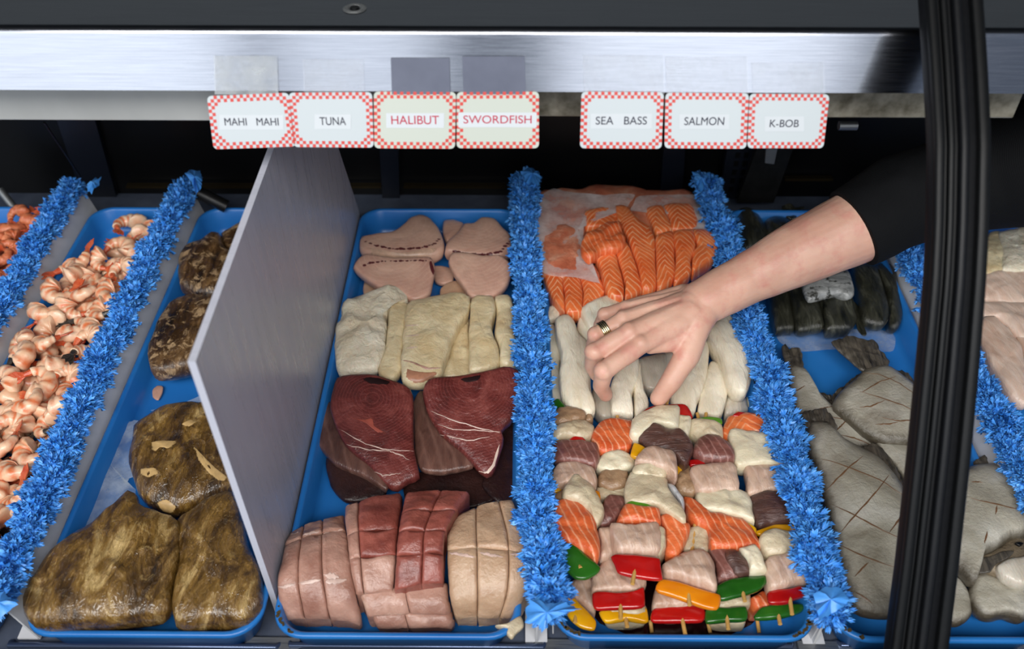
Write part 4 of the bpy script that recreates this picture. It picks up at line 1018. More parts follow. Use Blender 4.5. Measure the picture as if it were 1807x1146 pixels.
# right column
kebab('rightmost kebab ending in a red pepper, beside the parsley strip', [
    (P_, [(985, 118), (1010, 98), (1070, 110), (1062, 130)], 'red', .004),
    (F_, [(940, 220), (958, 132), (1050, 118), (1122, 120), (1158, 160), (1165, 200), (1060, 215), (965, 238)], 'salmon', -.004),
    (F_, [(968, 205), (985, 184), (1080, 186), (1172, 195), (1196, 215), (1212, 330), (1120, 335), (1010, 345), (980, 280)], 'kwhite', .006),
    (P_, [(1030, 345), (1055, 316), (1100, 312), (1150, 328), (1090, 345)], 'green', .004),
    (F_, [(1040, 345), (1100, 330), (1225, 335), (1244, 380), (1238, 445), (1150, 456), (1052, 472), (1048, 400)], 'palepink', .004),
    (F_, [(1060, 490), (1090, 466), (1220, 460), (1248, 500), (1268, 560), (1262, 592), (1180, 602), (1100, 616), (1075, 570)], 'kdark', .004),
    (P_, [(1085, 628), (1170, 600), (1270, 600), (1272, 628), (1180, 632), (1105, 645)], 'yellow', .004),
    (F_, [(1098, 682), (1120, 640), (1170, 625), (1280, 648), (1298, 700), (1222, 736), (1140, 742)], 'pale', .004),
    (F_, [(1122, 775), (1170, 745), (1300, 725), (1322, 790), (1312, 862), (1250, 872), (1150, 892)], 'palepink', .002),
    (P_, [(1140, 902), (1170, 886), (1240, 882), (1290, 868), (1306, 882), (1320, 908), (1260, 928), (1232, 946), (1150, 948)], 'red', .004)],
    (((1010, 95), .05), ((1251, 992), .036), (1240, 914)), .050)
# fourth column with dark skinned chunk
kebab('kebab with a salmon fan and dark skinned chunk ending in a long dark green pepper', [
    (F_, [(820, 475), (880, 460), (1050, 458), (1062, 490), (1082, 600), (990, 572), (850, 545)], 'kwhite', .0),
    (P_, [(975, 568), (1030, 578), (1092, 615), (1086, 642), (1040, 612)], 'yellow', .006),
    (F_, [(765, 480), (812, 500), (850, 548), (960, 565), (1040, 590), (1092, 650), (1108, 705), (1000, 708), (890, 705), (880, 640), (835, 605), (785, 565)], 'salmon_plain', .004),
    (F_, [(878, 715), (940, 705), (1000, 730), (1060, 790), (1062, 832), (920, 862), (908, 800)], 'ktuna', .0),
    (F_, [(940, 735), (985, 715), (1052, 775), (1058, 828), (985, 830)], 'kdark', .006),
    (F_, [(1012, 712), (1080, 692), (1112, 740), (1138, 810), (1062, 828), (1048, 770)], 'kwhite', .008),
    (P_, [(912, 872), (990, 836), (1130, 822), (1142, 850), (1100, 890), (1000, 920), (928, 932)], 'green', .006)],
    (((830, 100), .05), ((1042, 934), .036), (1030, 886)), .050)
# middle right column
kebab('kebab with curled tuna and swordfish ending in a bright orange pepper', [
    (P_, [(826, 130), (880, 120), (938, 128), (938, 152), (850, 142)], 'greenl', .004),
    (F_, [(788, 205), (805, 142), (850, 132), (936, 150), (946, 225), (900, 220), (830, 245)], 'pale', 0),
    (F_, [(805, 285), (815, 240), (870, 208), (930, 215), (990, 268), (996, 312), (950, 322), (860, 315)], 'ktuna', .006),
    (P_, [(795, 312), (850, 310), (890, 320), (850, 336), (800, 338)], 'red', .004),
    (F_, [(728, 400), (790, 350), (818, 460), (800, 482), (735, 455)], 'kbrown', -.004),
    (F_, [(795, 350), (860, 333), (970, 318), (1000, 345), (1012, 455), (940, 458), (832, 462), (812, 425)], 'palepink', .008),
    (F_, [(770, 640), (800, 618), (882, 620), (886, 705), (862, 728), (770, 725)], 'pale', -.002),
    (F_, [(672, 795), (750, 735), (840, 725), (902, 780), (916, 840), (912, 895), (830, 872), (740, 842), (690, 835)], 'palepink', .004),
    (P_, [(648, 865), (670, 840), (740, 850), (820, 875), (900, 900), (936, 915), (922, 972), (860, 966), (740, 922), (650, 892)], 'orange', .010)],
    (((870, 100), .05), ((796, 952), .042), (790, 890)), .052)
# second column
kebab('kebab with a round salmon chunk ending in a red pepper above the yellow one', [
    (P_, [(400, 145), (430, 133), (470, 131), (540, 140), (470, 158), (410, 158)], 'red', .004),
    (F_, [(360, 212), (385, 160), (440, 138), (540, 140), (565, 172), (548, 215), (530, 262), (450, 282), (400, 282), (370, 252)], 'salmon_plain', .004),
    (F_, [(378, 342), (400, 292), (460, 272), (520, 280), (558, 302), (545, 348), (480, 372), (400, 362)], 'kwhite', 0),
    (P_, [(470, 375), (505, 365), (535, 378), (500, 390)], 'green', 0),
    (F_, [(385, 400), (410, 362), (470, 368), (525, 378), (515, 432), (450, 462), (395, 432)], 'kbrown', 0),
    (F_, [(380, 440), (450, 455), (520, 440), (520, 490), (430, 500), (385, 480)], 'pale', -.008),
    (F_, [(415, 492), (500, 480), (518, 510), (480, 572), (440, 612), (392, 608)], 'ktuna', -.002),
    (F_, [(390, 622), (440, 610), (462, 650), (458, 740), (400, 762), (392, 700)], 'palepink', .0),
    (F_, [(365, 835), (400, 772), (470, 760), (590, 830), (602, 870), (560, 902), (460, 898), (362, 898)], 'palepink', 0),
    (P_, [(364, 905), (400, 895), (480, 900), (582, 888), (594, 872), (598, 955), (562, 968), (460, 972), (376, 972)], 'red', .004)],
    (((476, 112), .052), ((491, 1012), .036), (490, 945)), .050)
# left column
kebab('leftmost kebab ending in a broad green pepper beside the parsley strip', [
    (P_, [(184, 60), (212, 38), (235, 60), (258, 88), (225, 98), (184, 102)], 'green', .0),
    (F_, [(330, 105), (360, 112), (366, 150), (330, 160)], 'kbrown', -.006),
    (F_, [(188, 122), (215, 92), (260, 88), (332, 106), (332, 140), (270, 156), (210, 168), (190, 152)], 'kbrown', -.002),
    (F_, [(178, 205), (220, 165), (290, 145), (345, 150), (372, 180), (360, 222), (320, 236), (250, 228), (195, 232)], 'pale', .002),
    (P_, [(248, 235), (285, 205), (312, 202), (338, 228), (300, 245)], 'red', .006),
    (F_, [(188, 245), (215, 230), (300, 238), (390, 240), (396, 300), (370, 346), (300, 332), (210, 326), (188, 300)], 'ktuna', .002),
    (P_, [(166, 432), (200, 425), (228, 440), (225, 455), (168, 460)], 'yellow', .0),
    (P_, [(370, 448), (396, 455), (402, 492), (384, 488)], 'orange', .0),
    (F_, [(178, 490), (240, 450), (280, 470), (330, 505), (250, 525), (190, 515)], 'kbrown', -.002),
    (F_, [(186, 375), (220, 336), (300, 328), (370, 350), (390, 390), (376, 432), (330, 440), (270, 422), (220, 432), (185, 408)], 'palepink', .004),
    (F_, [(232, 435), (280, 382), (330, 398), (362, 430), (400, 500), (418, 560), (382, 602), (345, 545), (290, 505), (235, 485)], 'pale', .010),
    (F_, [(145, 592), (160, 526), (240, 498), (312, 510), (362, 560), (396, 650), (396, 740), (380, 766), (340, 732), (250, 692), (165, 642)], 'salmon_plain', .010),
    (P_, [(180, 708), (255, 674), (292, 690), (345, 740), (402, 786), (390, 812), (340, 838), (290, 836), (230, 782)], 'green', .014)],
    (((200, 60), .05), ((313, 788), .070), (305, 774)), .052)
# top middle column
kebab('topmost kebab ending in a square bright red pepper, in the middle of the pile', [
    (P_, [(584, 98), (640, 70), (770, 64), (800, 90), (810, 128), (750, 118), (690, 95)], 'red', -.004),
    (F_, [(745, 122), (800, 125), (802, 150), (788, 208), (738, 182)], 'kwhite', -.006),
    (F_, [(528, 185), (555, 115), (640, 90), (742, 80), (752, 110), (746, 178), (650, 170), (575, 218), (535, 208)], 'kwhite', .0),
    (F_, [(565, 218), (575, 155), (620, 150), (690, 175), (762, 185), (802, 230), (812, 262), (792, 322), (770, 334), (700, 282), (610, 268)], 'kdark', .004),
    (P_, [(534, 288), (550, 234), (606, 262), (575, 305)], 'yellow', .004),
    (P_, [(735, 335), (748, 322), (770, 346), (745, 390)], 'yellow', -.004),
    (F_, [(555, 322), (590, 270), (650, 266), (722, 276), (742, 330), (738, 392), (690, 365), (560, 338)], 'palepink', .006),
    (F_, [(545, 345), (620, 330), (692, 338), (695, 392), (660, 402), (545, 380)], 'pale', .006),
    (F_, [(688, 430), (720, 440), (776, 510), (762, 532), (700, 455)], 'skin_silver', -.002),
    (F_, [(508, 425), (530, 375), (600, 370), (696, 395), (700, 450), (742, 490), (782, 570), (772, 592), (690, 545), (640, 522), (515, 505)], 'pale', .008),
    (P_, [(514, 505), (540, 490), (570, 492), (610, 505), (652, 532), (580, 530), (520, 516)], 'greenl', .010),
    (F_, [(472, 605), (490, 540), (510, 515), (600, 525), (662, 540), (668, 605), (600, 610)], 'salmon_plain', .002),
    (F_, [(662, 570), (700, 560), (760, 590), (802, 610), (786, 680), (740, 748), (688, 742), (684, 650)], 'salmon_plain', .0),
    (F_, [(650, 625), (690, 630), (692, 702), (660, 748), (640, 700)], 'pale', .0),
    (F_, [(443, 603), (500, 612), (580, 605), (656, 597), (668, 655), (660, 735), (560, 735), (478, 728), (452, 690)], 'palepink', .008),
    (P_, [(446, 738), (470, 727), (560, 735), (662, 748), (668, 775), (678, 838), (640, 842), (560, 832), (480, 812), (462, 772)], 'red', .014)],
    (((701, 28), .05), ((543, 858), .050), (556, 784)), .058)

# ---- flounder tray
GF = 'whole flounders scored on the pale side'
def flat_fish(label, Zt, tailp, body, zt, z, cuts, Zc, finp=None, ht=.016, hb=.03, gill=None, **k):
    b = pillow('flounder', Zt, body, z, ht, hb, 'flounder', None, e=2.4, nz=.0015, nf=20, n=64, **k); tag(b, label, 'fish', GF)
    if tailp: 
        t = pillow('tail', tailp[0], tailp[1], zt, .004, .006, 'fin', b, e=3, nz=.0028, nf=130, n=56, **k)
        c = pxs(tailp[0], tailp[1]); 
    for fp in (finp or []): pillow('fin', fp[0], fp[1], fp[2], .002, .003, 'fin', b, nz=.003, nf=150, n=44, **k)
    for c in cuts: stroke(b, Zc, c, .0017, 'cut', 'score_cut', .0003, True, .5)
    return b
flat_fish('flounder at the left edge of its tray, tail up beside the parsley strip', ZF, (ZF, [(248, 690), (262, 668), (280, 690), (300, 688), (322, 692), (345, 760), (330, 800), (285, 790), (258, 740)]), [(275, 770), (335, 770), (360, 800), (385, 860), (420, 900), (470, 945), (560, 1012), (665, 1100), (600, 1130), (480, 1120), (380, 1060), (300, 960)], .026, .024, [[(350, 850), (300, 880)], [(470, 940), (385, 960)], [(455, 985), (530, 1000), (600, 1040)], [(535, 1000), (480, 1055)], [(500, 1065), (570, 1080), (640, 1110)]], ZF, [(ZF, [(405, 880), (440, 885), (490, 920), (470, 945), (430, 915)], .020)], ht=.010, hb=.016)
flat_fish('flounder lying highest, broad tail pointing to the trout', ZF, (ZF, [(468, 662), (490, 645), (520, 640), (555, 630), (590, 648), (655, 650), (680, 690), (720, 740), (700, 800), (610, 790), (580, 770), (540, 735), (490, 690)]), [(608, 782), (660, 765), (722, 768), (800, 830), (862, 890), (960, 980), (985, 1060), (900, 1115), (840, 1112), (760, 1112), (690, 1105), (600, 1060), (520, 992), (468, 942), (490, 890), (560, 830)], .040, .038,
          [[(605, 795), (680, 800), (770, 840), (855, 905)], [(750, 810), (680, 830), (600, 880)], [(590, 875), (680, 900), (780, 935), (860, 975)], [(700, 915), (640, 940), (590, 945)], [(690, 990), (760, 1005), (840, 1000)], [(660, 1020), (720, 1018), (760, 1010)]], ZF,
          [(ZF, [(470, 890), (520, 850), (600, 790), (590, 840), (520, 890), (490, 940), (470, 930)], .030), (ZF, [(740, 785), (790, 790), (850, 850), (880, 900), (840, 880), (780, 825)], .034)])
flat_fish('largest flounder at the front left, cut with a diamond grid, beside the parsley strip', ZG, (ZF, [(336, 972), (352, 955), (372, 965), (395, 957), (418, 965), (442, 955), (458, 985), (490, 1040), (470, 1080), (400, 1080), (352, 1040)]), [(150, 95), (175, 20), (250, 15), (300, 60), (335, 100), (405, 140), (500, 185), (580, 260), (640, 350), (680, 420), (740, 560), (760, 760), (700, 950), (600, 985), (500, 985), (420, 965), (360, 900), (320, 760), (290, 600), (240, 400), (190, 230)], .050, .050,
          [[(205, 195), (290, 210), (370, 240), (520, 300), (650, 385)], [(440, 185), (370, 240), (310, 300), (250, 365)], [(570, 278), (500, 370), (400, 480), (320, 575)], [(285, 425), (400, 480), (560, 565), (655, 605)], [(668, 440), (620, 500), (572, 565)], [(330, 630), (400, 665), (480, 698), (600, 740)], [(400, 785), (440, 740), (468, 715)], [(400, 860), (450, 890), (488, 920)], [(636, 690), (605, 750)]], ZG,
          [(ZG, [(420, 145), (500, 120), (560, 170), (620, 270), (672, 400), (640, 390), (575, 270), (500, 195)], .040)], ht=.018, hb=.04)
b = flat_fish('flounder right of the black frame, cut belly and dark mouth towards the viewer', ZG, None, [(860, 300), (985, 235), (1100, 228), (1242, 258), (1330, 330), (1330, 560), (1240, 600), (1180, 600), (1110, 650), (1015, 695), (1005, 800), (985, 830), (930, 770), (860, 700), (820, 520)], 0, .048,
          [[(975, 395), (1050, 412), (1150, 435), (1242, 455)], [(980, 312), (1035, 315)], [(1108, 430), (1100, 475)], [(1060, 560), (1045, 620)]], ZG,
          [(ZG, [(990, 215), (1060, 170), (1140, 160), (1200, 185), (1260, 260), (1160, 240), (1080, 232), (1000, 232)], .044)], ht=.016, hb=.036)
def ff(name, label, pts, z, mat, ht=.008, hb=.02, Z=ZG, **k): return piece(name, label, 'fish', Z, pts, z, ht, hb, mat, **k)
pillow('head', ZG, [(1012, 700), (1060, 680), (1120, 645), (1190, 592), (1260, 592), (1300, 700), (1260, 800), (1200, 830), (1130, 800), (1060, 770), (1005, 765)], .040, .010, .03, 'tail', b)
pillow('mouth', ZG, [(1015, 700), (1060, 690), (1130, 660), (1190, 660), (1170, 690), (1100, 730), (1070, 765), (1010, 765)], .050, .002, .004, 'fin', b)
pillow('eye', ZG, [(1195, 622), (1215, 615), (1238, 622), (1220, 636)], .052, .002, .002, 'black', b, n=24)
pillow('jaw', ZG, [(1100, 740), (1170, 700), (1260, 690), (1300, 760), (1262, 832), (1200, 830), (1130, 790)], .048, .008, .02, 'bass_grey', b)
ff('flounder', 'pale creased flounder belly low at the right front of the flounder tray', [(985, 800), (1060, 790), (1130, 830), (1242, 860), (1300, 960), (1240, 1010), (1150, 985), (1060, 1000), (985, 960), (960, 880)], .030, 'flounder', .012, .02, nz=.004)
ff('flounder', 'pale flounder edge showing below the front flounder, against the black frame', [(860, 780), (915, 800), (960, 870), (975, 985), (920, 1030), (860, 1020), (820, 900)], .028, 'flounder', .010, .016)
ff('flounder', 'flounder back showing between the highest fish and the black frame', [(500, 110), (600, 120), (700, 160), (720, 330), (660, 340), (590, 240), (520, 170)], .032, 'flounder', .008, .02)
ff('flounder', 'grey fish back in shade behind the right flounder, next to the white divider', [(1005, 60), (1060, 70), (1100, 160), (1080, 190), (1000, 205), (985, 120)], .026, 'fin', .006, .016)
# trout
GTr = 'dark trout bodies in a row at the back of the flounder tray'
def trout(label, pts, z, mat='trout', cut=None, **k):
    o = piece('trout', label, 'fish', ZF, pts, z, .014, .03, mat, GTr, e=2.2, nz=.0015, **k)
    if cut: pillow('cut_end', ZF, cut, z - .004, .003, .006, 'trout_cut', o, n=36)
    return o
trout('dark trout leaning at the far back beside the parsley strip', [(50, 90), (95, 72), (150, 110), (185, 180), (150, 230), (90, 260), (60, 200)], .034)
trout('dark trout at the back in the shade of the forearm', [(170, 140), (215, 110), (270, 120), (320, 160), (260, 260), (190, 260)], .030)
piece('trout_tail', 'dark ragged trout tail at the back rim, just above the forearm', 'fish', ZF, [(248, 60), (285, 55), (310, 68), (350, 62), (330, 90), (300, 120), (262, 105)], .036, .003, .006, 'trout', GTr, nz=.003, nf=80)
trout('dark trout body, leftmost under the forearm', [(180, 350), (250, 340), (275, 460), (305, 600), (270, 608), (222, 612), (196, 520)], .028)
trout('dark trout body, second from the left, cut end towards the viewer', [(250, 340), (340, 330), (400, 450), (432, 590), (390, 606), (318, 612), (285, 500)], .034, cut=[(320, 592), (370, 590), (425, 588), (428, 602), (370, 606), (318, 610)])
trout('thin dark trout edge between the second and third bodies', [(390, 470), (430, 460), (445, 560), (425, 580)], .024)
trout('dark trout body in the middle below the silver piece, pale cut end', [(428, 450), (490, 440), (552, 460), (582, 560), (550, 605), (490, 610), (440, 610), (432, 540)], .036, cut=[(455, 575), (490, 553), (545, 546), (578, 560), (550, 600), (490, 610), (440, 606)])
trout('dark trout body, second from the right, pale cut end', [(555, 330), (620, 318), (662, 330), (700, 450), (718, 540), (692, 590), (640, 585), (602, 562), (580, 450)], .038, cut=[(605, 560), (650, 545), (712, 532), (714, 560), (692, 592), (650, 580)])
trout('mottled dark trout with a split tail at the right end of the row', [(655, 325), (700, 315), (742, 335), (765, 440), (780, 530), (765, 590), (742, 606), (720, 590), (716, 530), (695, 440)], .032)
piece('trout_fin', 'thin black fin hanging between two trout bodies', 'fish', ZF, [(560, 480), (580, 500), (600, 570), (622, 625), (605, 630), (580, 600), (570, 540)], .030, .002, .004, 'trout', GTr)
piece('trout', 'bright silver trout belly piece lying on top of the dark bodies', 'fish', ZF, [(335, 402), (400, 375), (470, 358), (540, 350), (556, 400), (566, 452), (540, 468), (490, 452), (430, 462), (360, 478)], .056, .008, .012, 'trout_belly', GTr)
sheet('plastic_film', 'strip of clear film on the tray bottom in front of the trout', 'film', ZF, [(228, 612), (400, 605), (640, 600), (742, 622), (735, 700), (600, 690), (450, 692), (330, 700), (240, 660)], .0085, 'film', .001)

# ---- fillets in the tray at the far right
GP = 'pale fillets in the tray at the right edge'
def rf(label, pts, z, mat, **k): return piece('pale_fillet', label, 'fish fillet', ZF, pts, z, .010, .03, mat, GP, nz=.003, **k)
rf('cream fillet at the back of the right edge tray, left of its neighbour', [(1130, 200), (1180, 180), (1215, 200), (1222, 300), (1212, 360), (1130, 365), (1110, 280)], .042, 'halibut')
rf('cream white fillet at the right edge below the black sleeve, ragged top', [(1195, 190), (1260, 165), (1340, 150), (1360, 260), (1340, 350), (1215, 350), (1210, 270)], .046, 'halibut_white')
rf('long pink fillet lying across the right edge tray, rearmost of the pink ones', [(1120, 375), (1200, 350), (1340, 350), (1360, 470), (1300, 510), (1210, 490), (1120, 480)], .040, 'pinkfillet')
rf('pink fillet in the middle of the right edge tray', [(1120, 490), (1210, 490), (1340, 500), (1360, 640), (1300, 660), (1200, 570), (1120, 550)], .042, 'pinkfillet')
rf('pink fillet pointing to the viewer, beside the parsley strip', [(1120, 560), (1180, 556), (1260, 620), (1310, 740), (1340, 900), (1320, 945), (1250, 905), (1160, 760), (1110, 650)], .044, 'pinkfillet')
rf('pink fillet at the picture edge, right of the one pointing to the viewer', [(1250, 590), (1360, 600), (1420, 800), (1380, 950), (1330, 860), (1300, 720)], .038, 'pinkfillet')

# ---- brown wrapped fish in the left tray
GM = 'brown fish in the tray left of the partition'
M1 = piece('brown_fish', 'brown mottled fish piece at the very back, half behind the grey partition', 'fish', ZM, [(1018, 362), (1100, 312), (1225, 268), (1300, 280), (1280, 420), (1200, 440), (1150, 445), (1080, 470), (1040, 425)], .040, .014, .03, 'mahi_dark', GM)
pillow('flesh_edge', ZM, [(1072, 462), (1110, 448), (1168, 438), (1160, 462), (1110, 474)], .050, .003, .005, 'mahi_flesh', M1)
piece('brown_fish', 'dark mottled fish piece behind the lower dark one, under clear film', 'fish', ZM, [(828, 480), (900, 408), (1010, 360), (1042, 420), (1098, 480), (1096, 590), (1052, 655), (920, 645), (840, 605), (822, 540)], .044, .020, .034, 'mahi_dark', GM, nz=.005, nf=36)
piece('brown_fish', 'dark mottled fish piece with a blunt lower edge above the small scrap', 'fish', ZM, [(695, 880), (740, 742), (830, 662), (930, 642), (1062, 652), (1090, 760), (1020, 900), (960, 950), (870, 972), (780, 992), (700, 992)], .046, .020, .036, 'mahi_dark', GM, nz=.005, nf=36)
a = piece('brown_fish', 'film wrapped golden brown fish piece with tan patches, rearmost of three', 'fish', ZN, [(540, 270), (640, 196), (700, 180), (830, 180), (890, 290), (945, 490), (850, 542), (690, 612), (600, 582), (555, 530), (530, 430)], .044, .020, .034, 'mahi', GM, nz=.005, nf=36)
patch(a, ZN, [(600, 320), (650, 310), (708, 315), (680, 345), (640, 340), (612, 362)], 'mahi_patch', 'tan_patch')
patch(a, ZN, [(722, 248), (760, 228), (788, 238), (755, 258)], 'mahi_patch', 'tan_patch')
patch(a, ZN, [(560, 425), (620, 420), (635, 445), (590, 462), (562, 450)], 'mahi_patch', 'tan_patch')
patch(a, ZN, [(625, 560), (665, 545), (705, 575), (690, 602), (650, 598)], 'mahi_patch', 'tan_patch')
patch(a, ZN, [(770, 330), (810, 370), (860, 420), (915, 465), (900, 492), (840, 450), (790, 390)], 'mahi_patch', 'pale_stripe')
a = piece('brown_fish', 'long film wrapped golden brown fish piece filling the left front of its tray', 'fish', ZN, [(98, 965), (158, 832), (270, 712), (400, 640), (535, 525), (565, 572), (640, 612), (720, 642), (732, 720), (704, 850), (692, 980), (640, 1032), (450, 1052), (250, 1070), (140, 1062), (100, 1012)], .050, .022, .04, 'mahi', GM, nz=.005, nf=36)
b = piece('brown_fish', 'film wrapped golden brown fish piece at the front right, against the partition', 'fish', ZN, [(716, 650), (830, 562), (935, 530), (985, 680), (1050, 880), (1042, 990), (982, 1050), (850, 1062), (712, 1060), (700, 980), (722, 840)], .046, .020, .036, 'mahi', GM, nz=.005, nf=36)
piece('fish_scrap', 'tiny pink brown scrap lying on the blue tray above the wrapped fish', 'fish scrap', ZN, [(612, 140), (612, 112), (632, 95), (652, 100), (648, 125), (632, 152)], .010, .002, .003, 'mahi_flesh', None, n=24)
sheet('plastic_film', 'clear plastic film with a sawtooth edge along the left side of the wrapped fish', 'film', ZN, [(526, 50), (505, 115), (470, 235), (560, 235), (545, 430), (500, 480), (545, 520), (400, 645), (245, 720), (300, 600), (345, 500), (395, 450), (355, 405), (410, 330), (430, 280), (470, 170)], .022, 'film', .003, 1.6, n=120)
sheet('plastic_film', 'crinkled clear film behind the rearmost wrapped fish, by the partition', 'film', ZN, [(600, 190), (700, 170), (780, 140), (840, 118), (850, 180), (760, 190), (660, 200)], .03, 'film', .004)

# ---- shrimp
def shrimp_parts(seed, curl, size):
    rg = random.Random(seed); n = 22; m = 10; vs = []; fs = []; at_ = []
    Rr = .0128 * size; A = R(curl)
    def cpt(t): 
        a = A * t; r = Rr * (1 + .25 * t); return Vector((r * math.cos(a), r * math.sin(a), .004 * math.sin(t * 3 + seed) + .0008 * t)), Vector((-math.sin(a), math.cos(a), 0)), Vector((math.cos(a), math.sin(a), 0))
    for i in range(n + 1):
        t = i / n; c, d, o = cpt(t); seg = (t * 5.5) % 1
        rad = (.0128 - .0078 * t ** 1.2) * size * (1 + .16 * abs(math.sin(seg * math.pi))) * (min(1, .55 + t * 6))
        if i == 0: rad *= .5
        for k in range(m):
            th = 2 * math.pi * k / m; vs.append(c + (o * math.cos(th) + Vector((0, 0, 1)) * math.sin(th) * .9) * rad); at_.append(t)
    for i in range(n):
        for k in range(m): fs.append([i * m + k, i * m + (k + 1) % m, (i + 1) * m + (k + 1) % m, (i + 1) * m + k])
    fs += [list(range(m))[::-1], [n * m + k for k in range(m)]]
    c, d, o = cpt(1.0); tb = MB()
    tb.tube([c - d * .004, c + d * .003, c + d * .009], [.0042 * size, .0040 * size, .0028 * size], 8)
    for sp in (-.5, 0, .5):
        dd = (d + o * sp * .7 + Vector((0, 0, sp * .25))).normalized(); s_ = dd.cross(Vector((0, 0, 1))).normalized(); q = c + d * .007; L = .019 * size; W = .005 * size
        pts = [q + s_ * W * .4, q + dd * L * .6 + s_ * W * .8, q + dd * L, q + dd * L * .6 - s_ * W * .8, q - s_ * W * .4]
        tb.prism(pts, (0, 0, .0011))
    return (vs, fs, at_), tb
SH = []
for k, (cu, sz) in enumerate(((215, 1.0), (240, 1.0), (190, 1.08), (255, .95), (140, 1.12))):
    (vs, fs, at_), tb = shrimp_parts(k, cu, sz)
    me = D.meshes.new('body'); me.from_pydata([tuple(v) for v in vs], [], fs); me.polygons.foreach_set('use_smooth', [True] * len(me.polygons))
    a_ = me.attributes.new('t', 'FLOAT', 'POINT'); a_.data.foreach_set('value', at_); me.materials.append(MT['shrimp'])
    ts = []
    for mt in ('shrimp_tail', 'shrimp_black'):
        t = D.meshes.new('tail'); t.from_pydata([tuple(v) for v in tb.v], [], tb.f); t.materials.append(MT[mt]); ts.append(t)
    SH.append((me, ts))
ORM = SH[0][0].copy(); ORM.materials.clear(); ORM.materials.append(MT['shrimp_orange'])
def shrimp(x, y, z, rg, label, group, sc=1.0, orange=False):
    me, ts = SH[rg.randrange(5)]
    if orange: me = ORM; ts = SH[0][1]
    o = D.objects.new('shrimp', me); COL.objects.link(o); o.location = (x, y, z)
    o.rotation_euler = (rg.uniform(-.5, .5), rg.uniform(-.5, .5), rg.uniform(0, 6.28)); o.scale = (sc * rg.uniform(.84, 1.02),) * 3
    tag(o, label, 'shrimp', group)
    blk = rg.random() < .10 and not orange
    if not orange:
        zone = 'at the back end of' if y > .44 else 'in the middle of' if y > .22 else 'at the front end of'
        o['label'] = 'cooked shrimp with %s tail, %s the left heap' % ('a black' if blk else 'an orange', zone)
        o['group'] = 'shrimp with %s tails %s the heap' % ('black' if blk else 'orange', zone)
    t = D.objects.new('tail', ts[1 if blk else 0]); COL.objects.link(t); t.parent = o
    return o
rg = random.Random(5)
LB = 'cooked peeled shrimp with its tail on, in the heap between the two left parsley strips'; GB_ = 'cooked shrimp heaped in the narrow tray'
yv = .03
rows_ = 0
while yv < .645:
    for layer, zz, st in ((0, .020, .026), (1, .040, .027), (2, .054, .030)):
        xv = -.622 + (.008 if rows_ % 2 else 0) + (layer == 1) * .012
        while xv < -.525:
            if not (yv > .56 and (layer == 2 or xv < -.585)):
                shrimp(xv + rg.uniform(-.006, .006), yv + layer * .009 + rg.uniform(-.006, .006), zz + rg.uniform(-.004, .004), rg, LB, GB_)
            xv += st + .009
    yv += .034; rows_ += 1
LC = 'small orange shrimp heaped in the tray at the left edge of the picture'; GC_ = 'orange shrimp heaped at the left edge'
yv = .44
while yv < .665:
    for zz in (.030, .050):
        for xv in (-.745, -.720, -.696):
            shrimp(xv + rg.uniform(-.006, .006), yv + rg.uniform(-.006, .006), zz + rg.uniform(-.003, .003), rg, LC, GC_, .82, True)
    yv += .024

# ================================================================== the arm and hand reaching in
def capsule(bm, a, b, ra, rb, n=28):
    a, b = Vector(a), Vector(b); d = (b - a)
    L = d.length; d.normalize(); s = d.orthogonal().normalized(); u = d.cross(s); prof = []
    for k in range(7):
        t = math.pi / 2 * k / 6; prof.append((-ra * math.cos(t), ra * math.sin(t)))
    for k in range(7):
        t = math.pi / 2 * k / 6; prof.append((L + rb * math.sin(t), rb * math.cos(t)))
    rings = []
    for h, r in prof:
        if r < 1e-6: rings.append([bm.verts.new(a + d * h)])
        else: rings.append([bm.verts.new(a + d * h + (s * math.cos(2 * math.pi * k / n) + u * math.sin(2 * math.pi * k / n)) * r) for k in range(n)])
    for r0, r1 in zip(rings, rings[1:]):
        for k in range(n):
            k2 = (k + 1) % n
            if len(r0) == 1: bm.faces.new([r0[0], r1[k], r1[k2]])
            elif len(r1) == 1: bm.faces.new([r0[k], r1[0], r0[k2]])
            else: bm.faces.new([r0[k], r1[k], r1[k2], r0[k2]])
def fused(name, caps, voxel, smooth_n, mat, parent, post=None):
    bm = bmesh.new()
    for c in caps: capsule(bm, *c)
    bmesh.ops.recalc_face_normals(bm, faces=bm.faces)
    me = D.meshes.new('tmp'); bm.to_mesh(me); bm.free()
    o = D.objects.new('tmp', me); COL.objects.link(o)
    m = o.modifiers.new('r', 'REMESH'); m.mode = 'VOXEL'; m.voxel_size = voxel; m.use_smooth_shade = True
    m = o.modifiers.new('s', 'SMOOTH'); m.factor = .5; m.iterations = smooth_n
    dg = bpy.context.evaluated_depsgraph_get(); m2 = D.meshes.new_from_object(o.evaluated_get(dg)); D.objects.remove(o)
    vs = [v.co.copy() for v in m2.vertices]; fs = [list(p.vertices) for p in m2.polygons]; D.meshes.remove(m2)
    if post: vs = [post(v) for v in vs]
    return mk(name, vs, fs, mat, parent)
A = lambda x, y, z: at(x, y, z)
W = A(1240, 534, .142)
el = A(1700, 318, .25)
def lerp(a, b, t): return a.lerp(b, t)
caps = []
# forearm: two parallel bones' worth of width, tapering to the wrist
pts = [(W, .0275), (A(1320, 492, .160), .0305), (A(1410, 447, .182), .0385), (A(1512, 400, .207), .0440), (A(1610, 356, .232), .047)]
for (p, r), (q, s) in zip(pts, pts[1:]): caps.append((p, q, r, s))
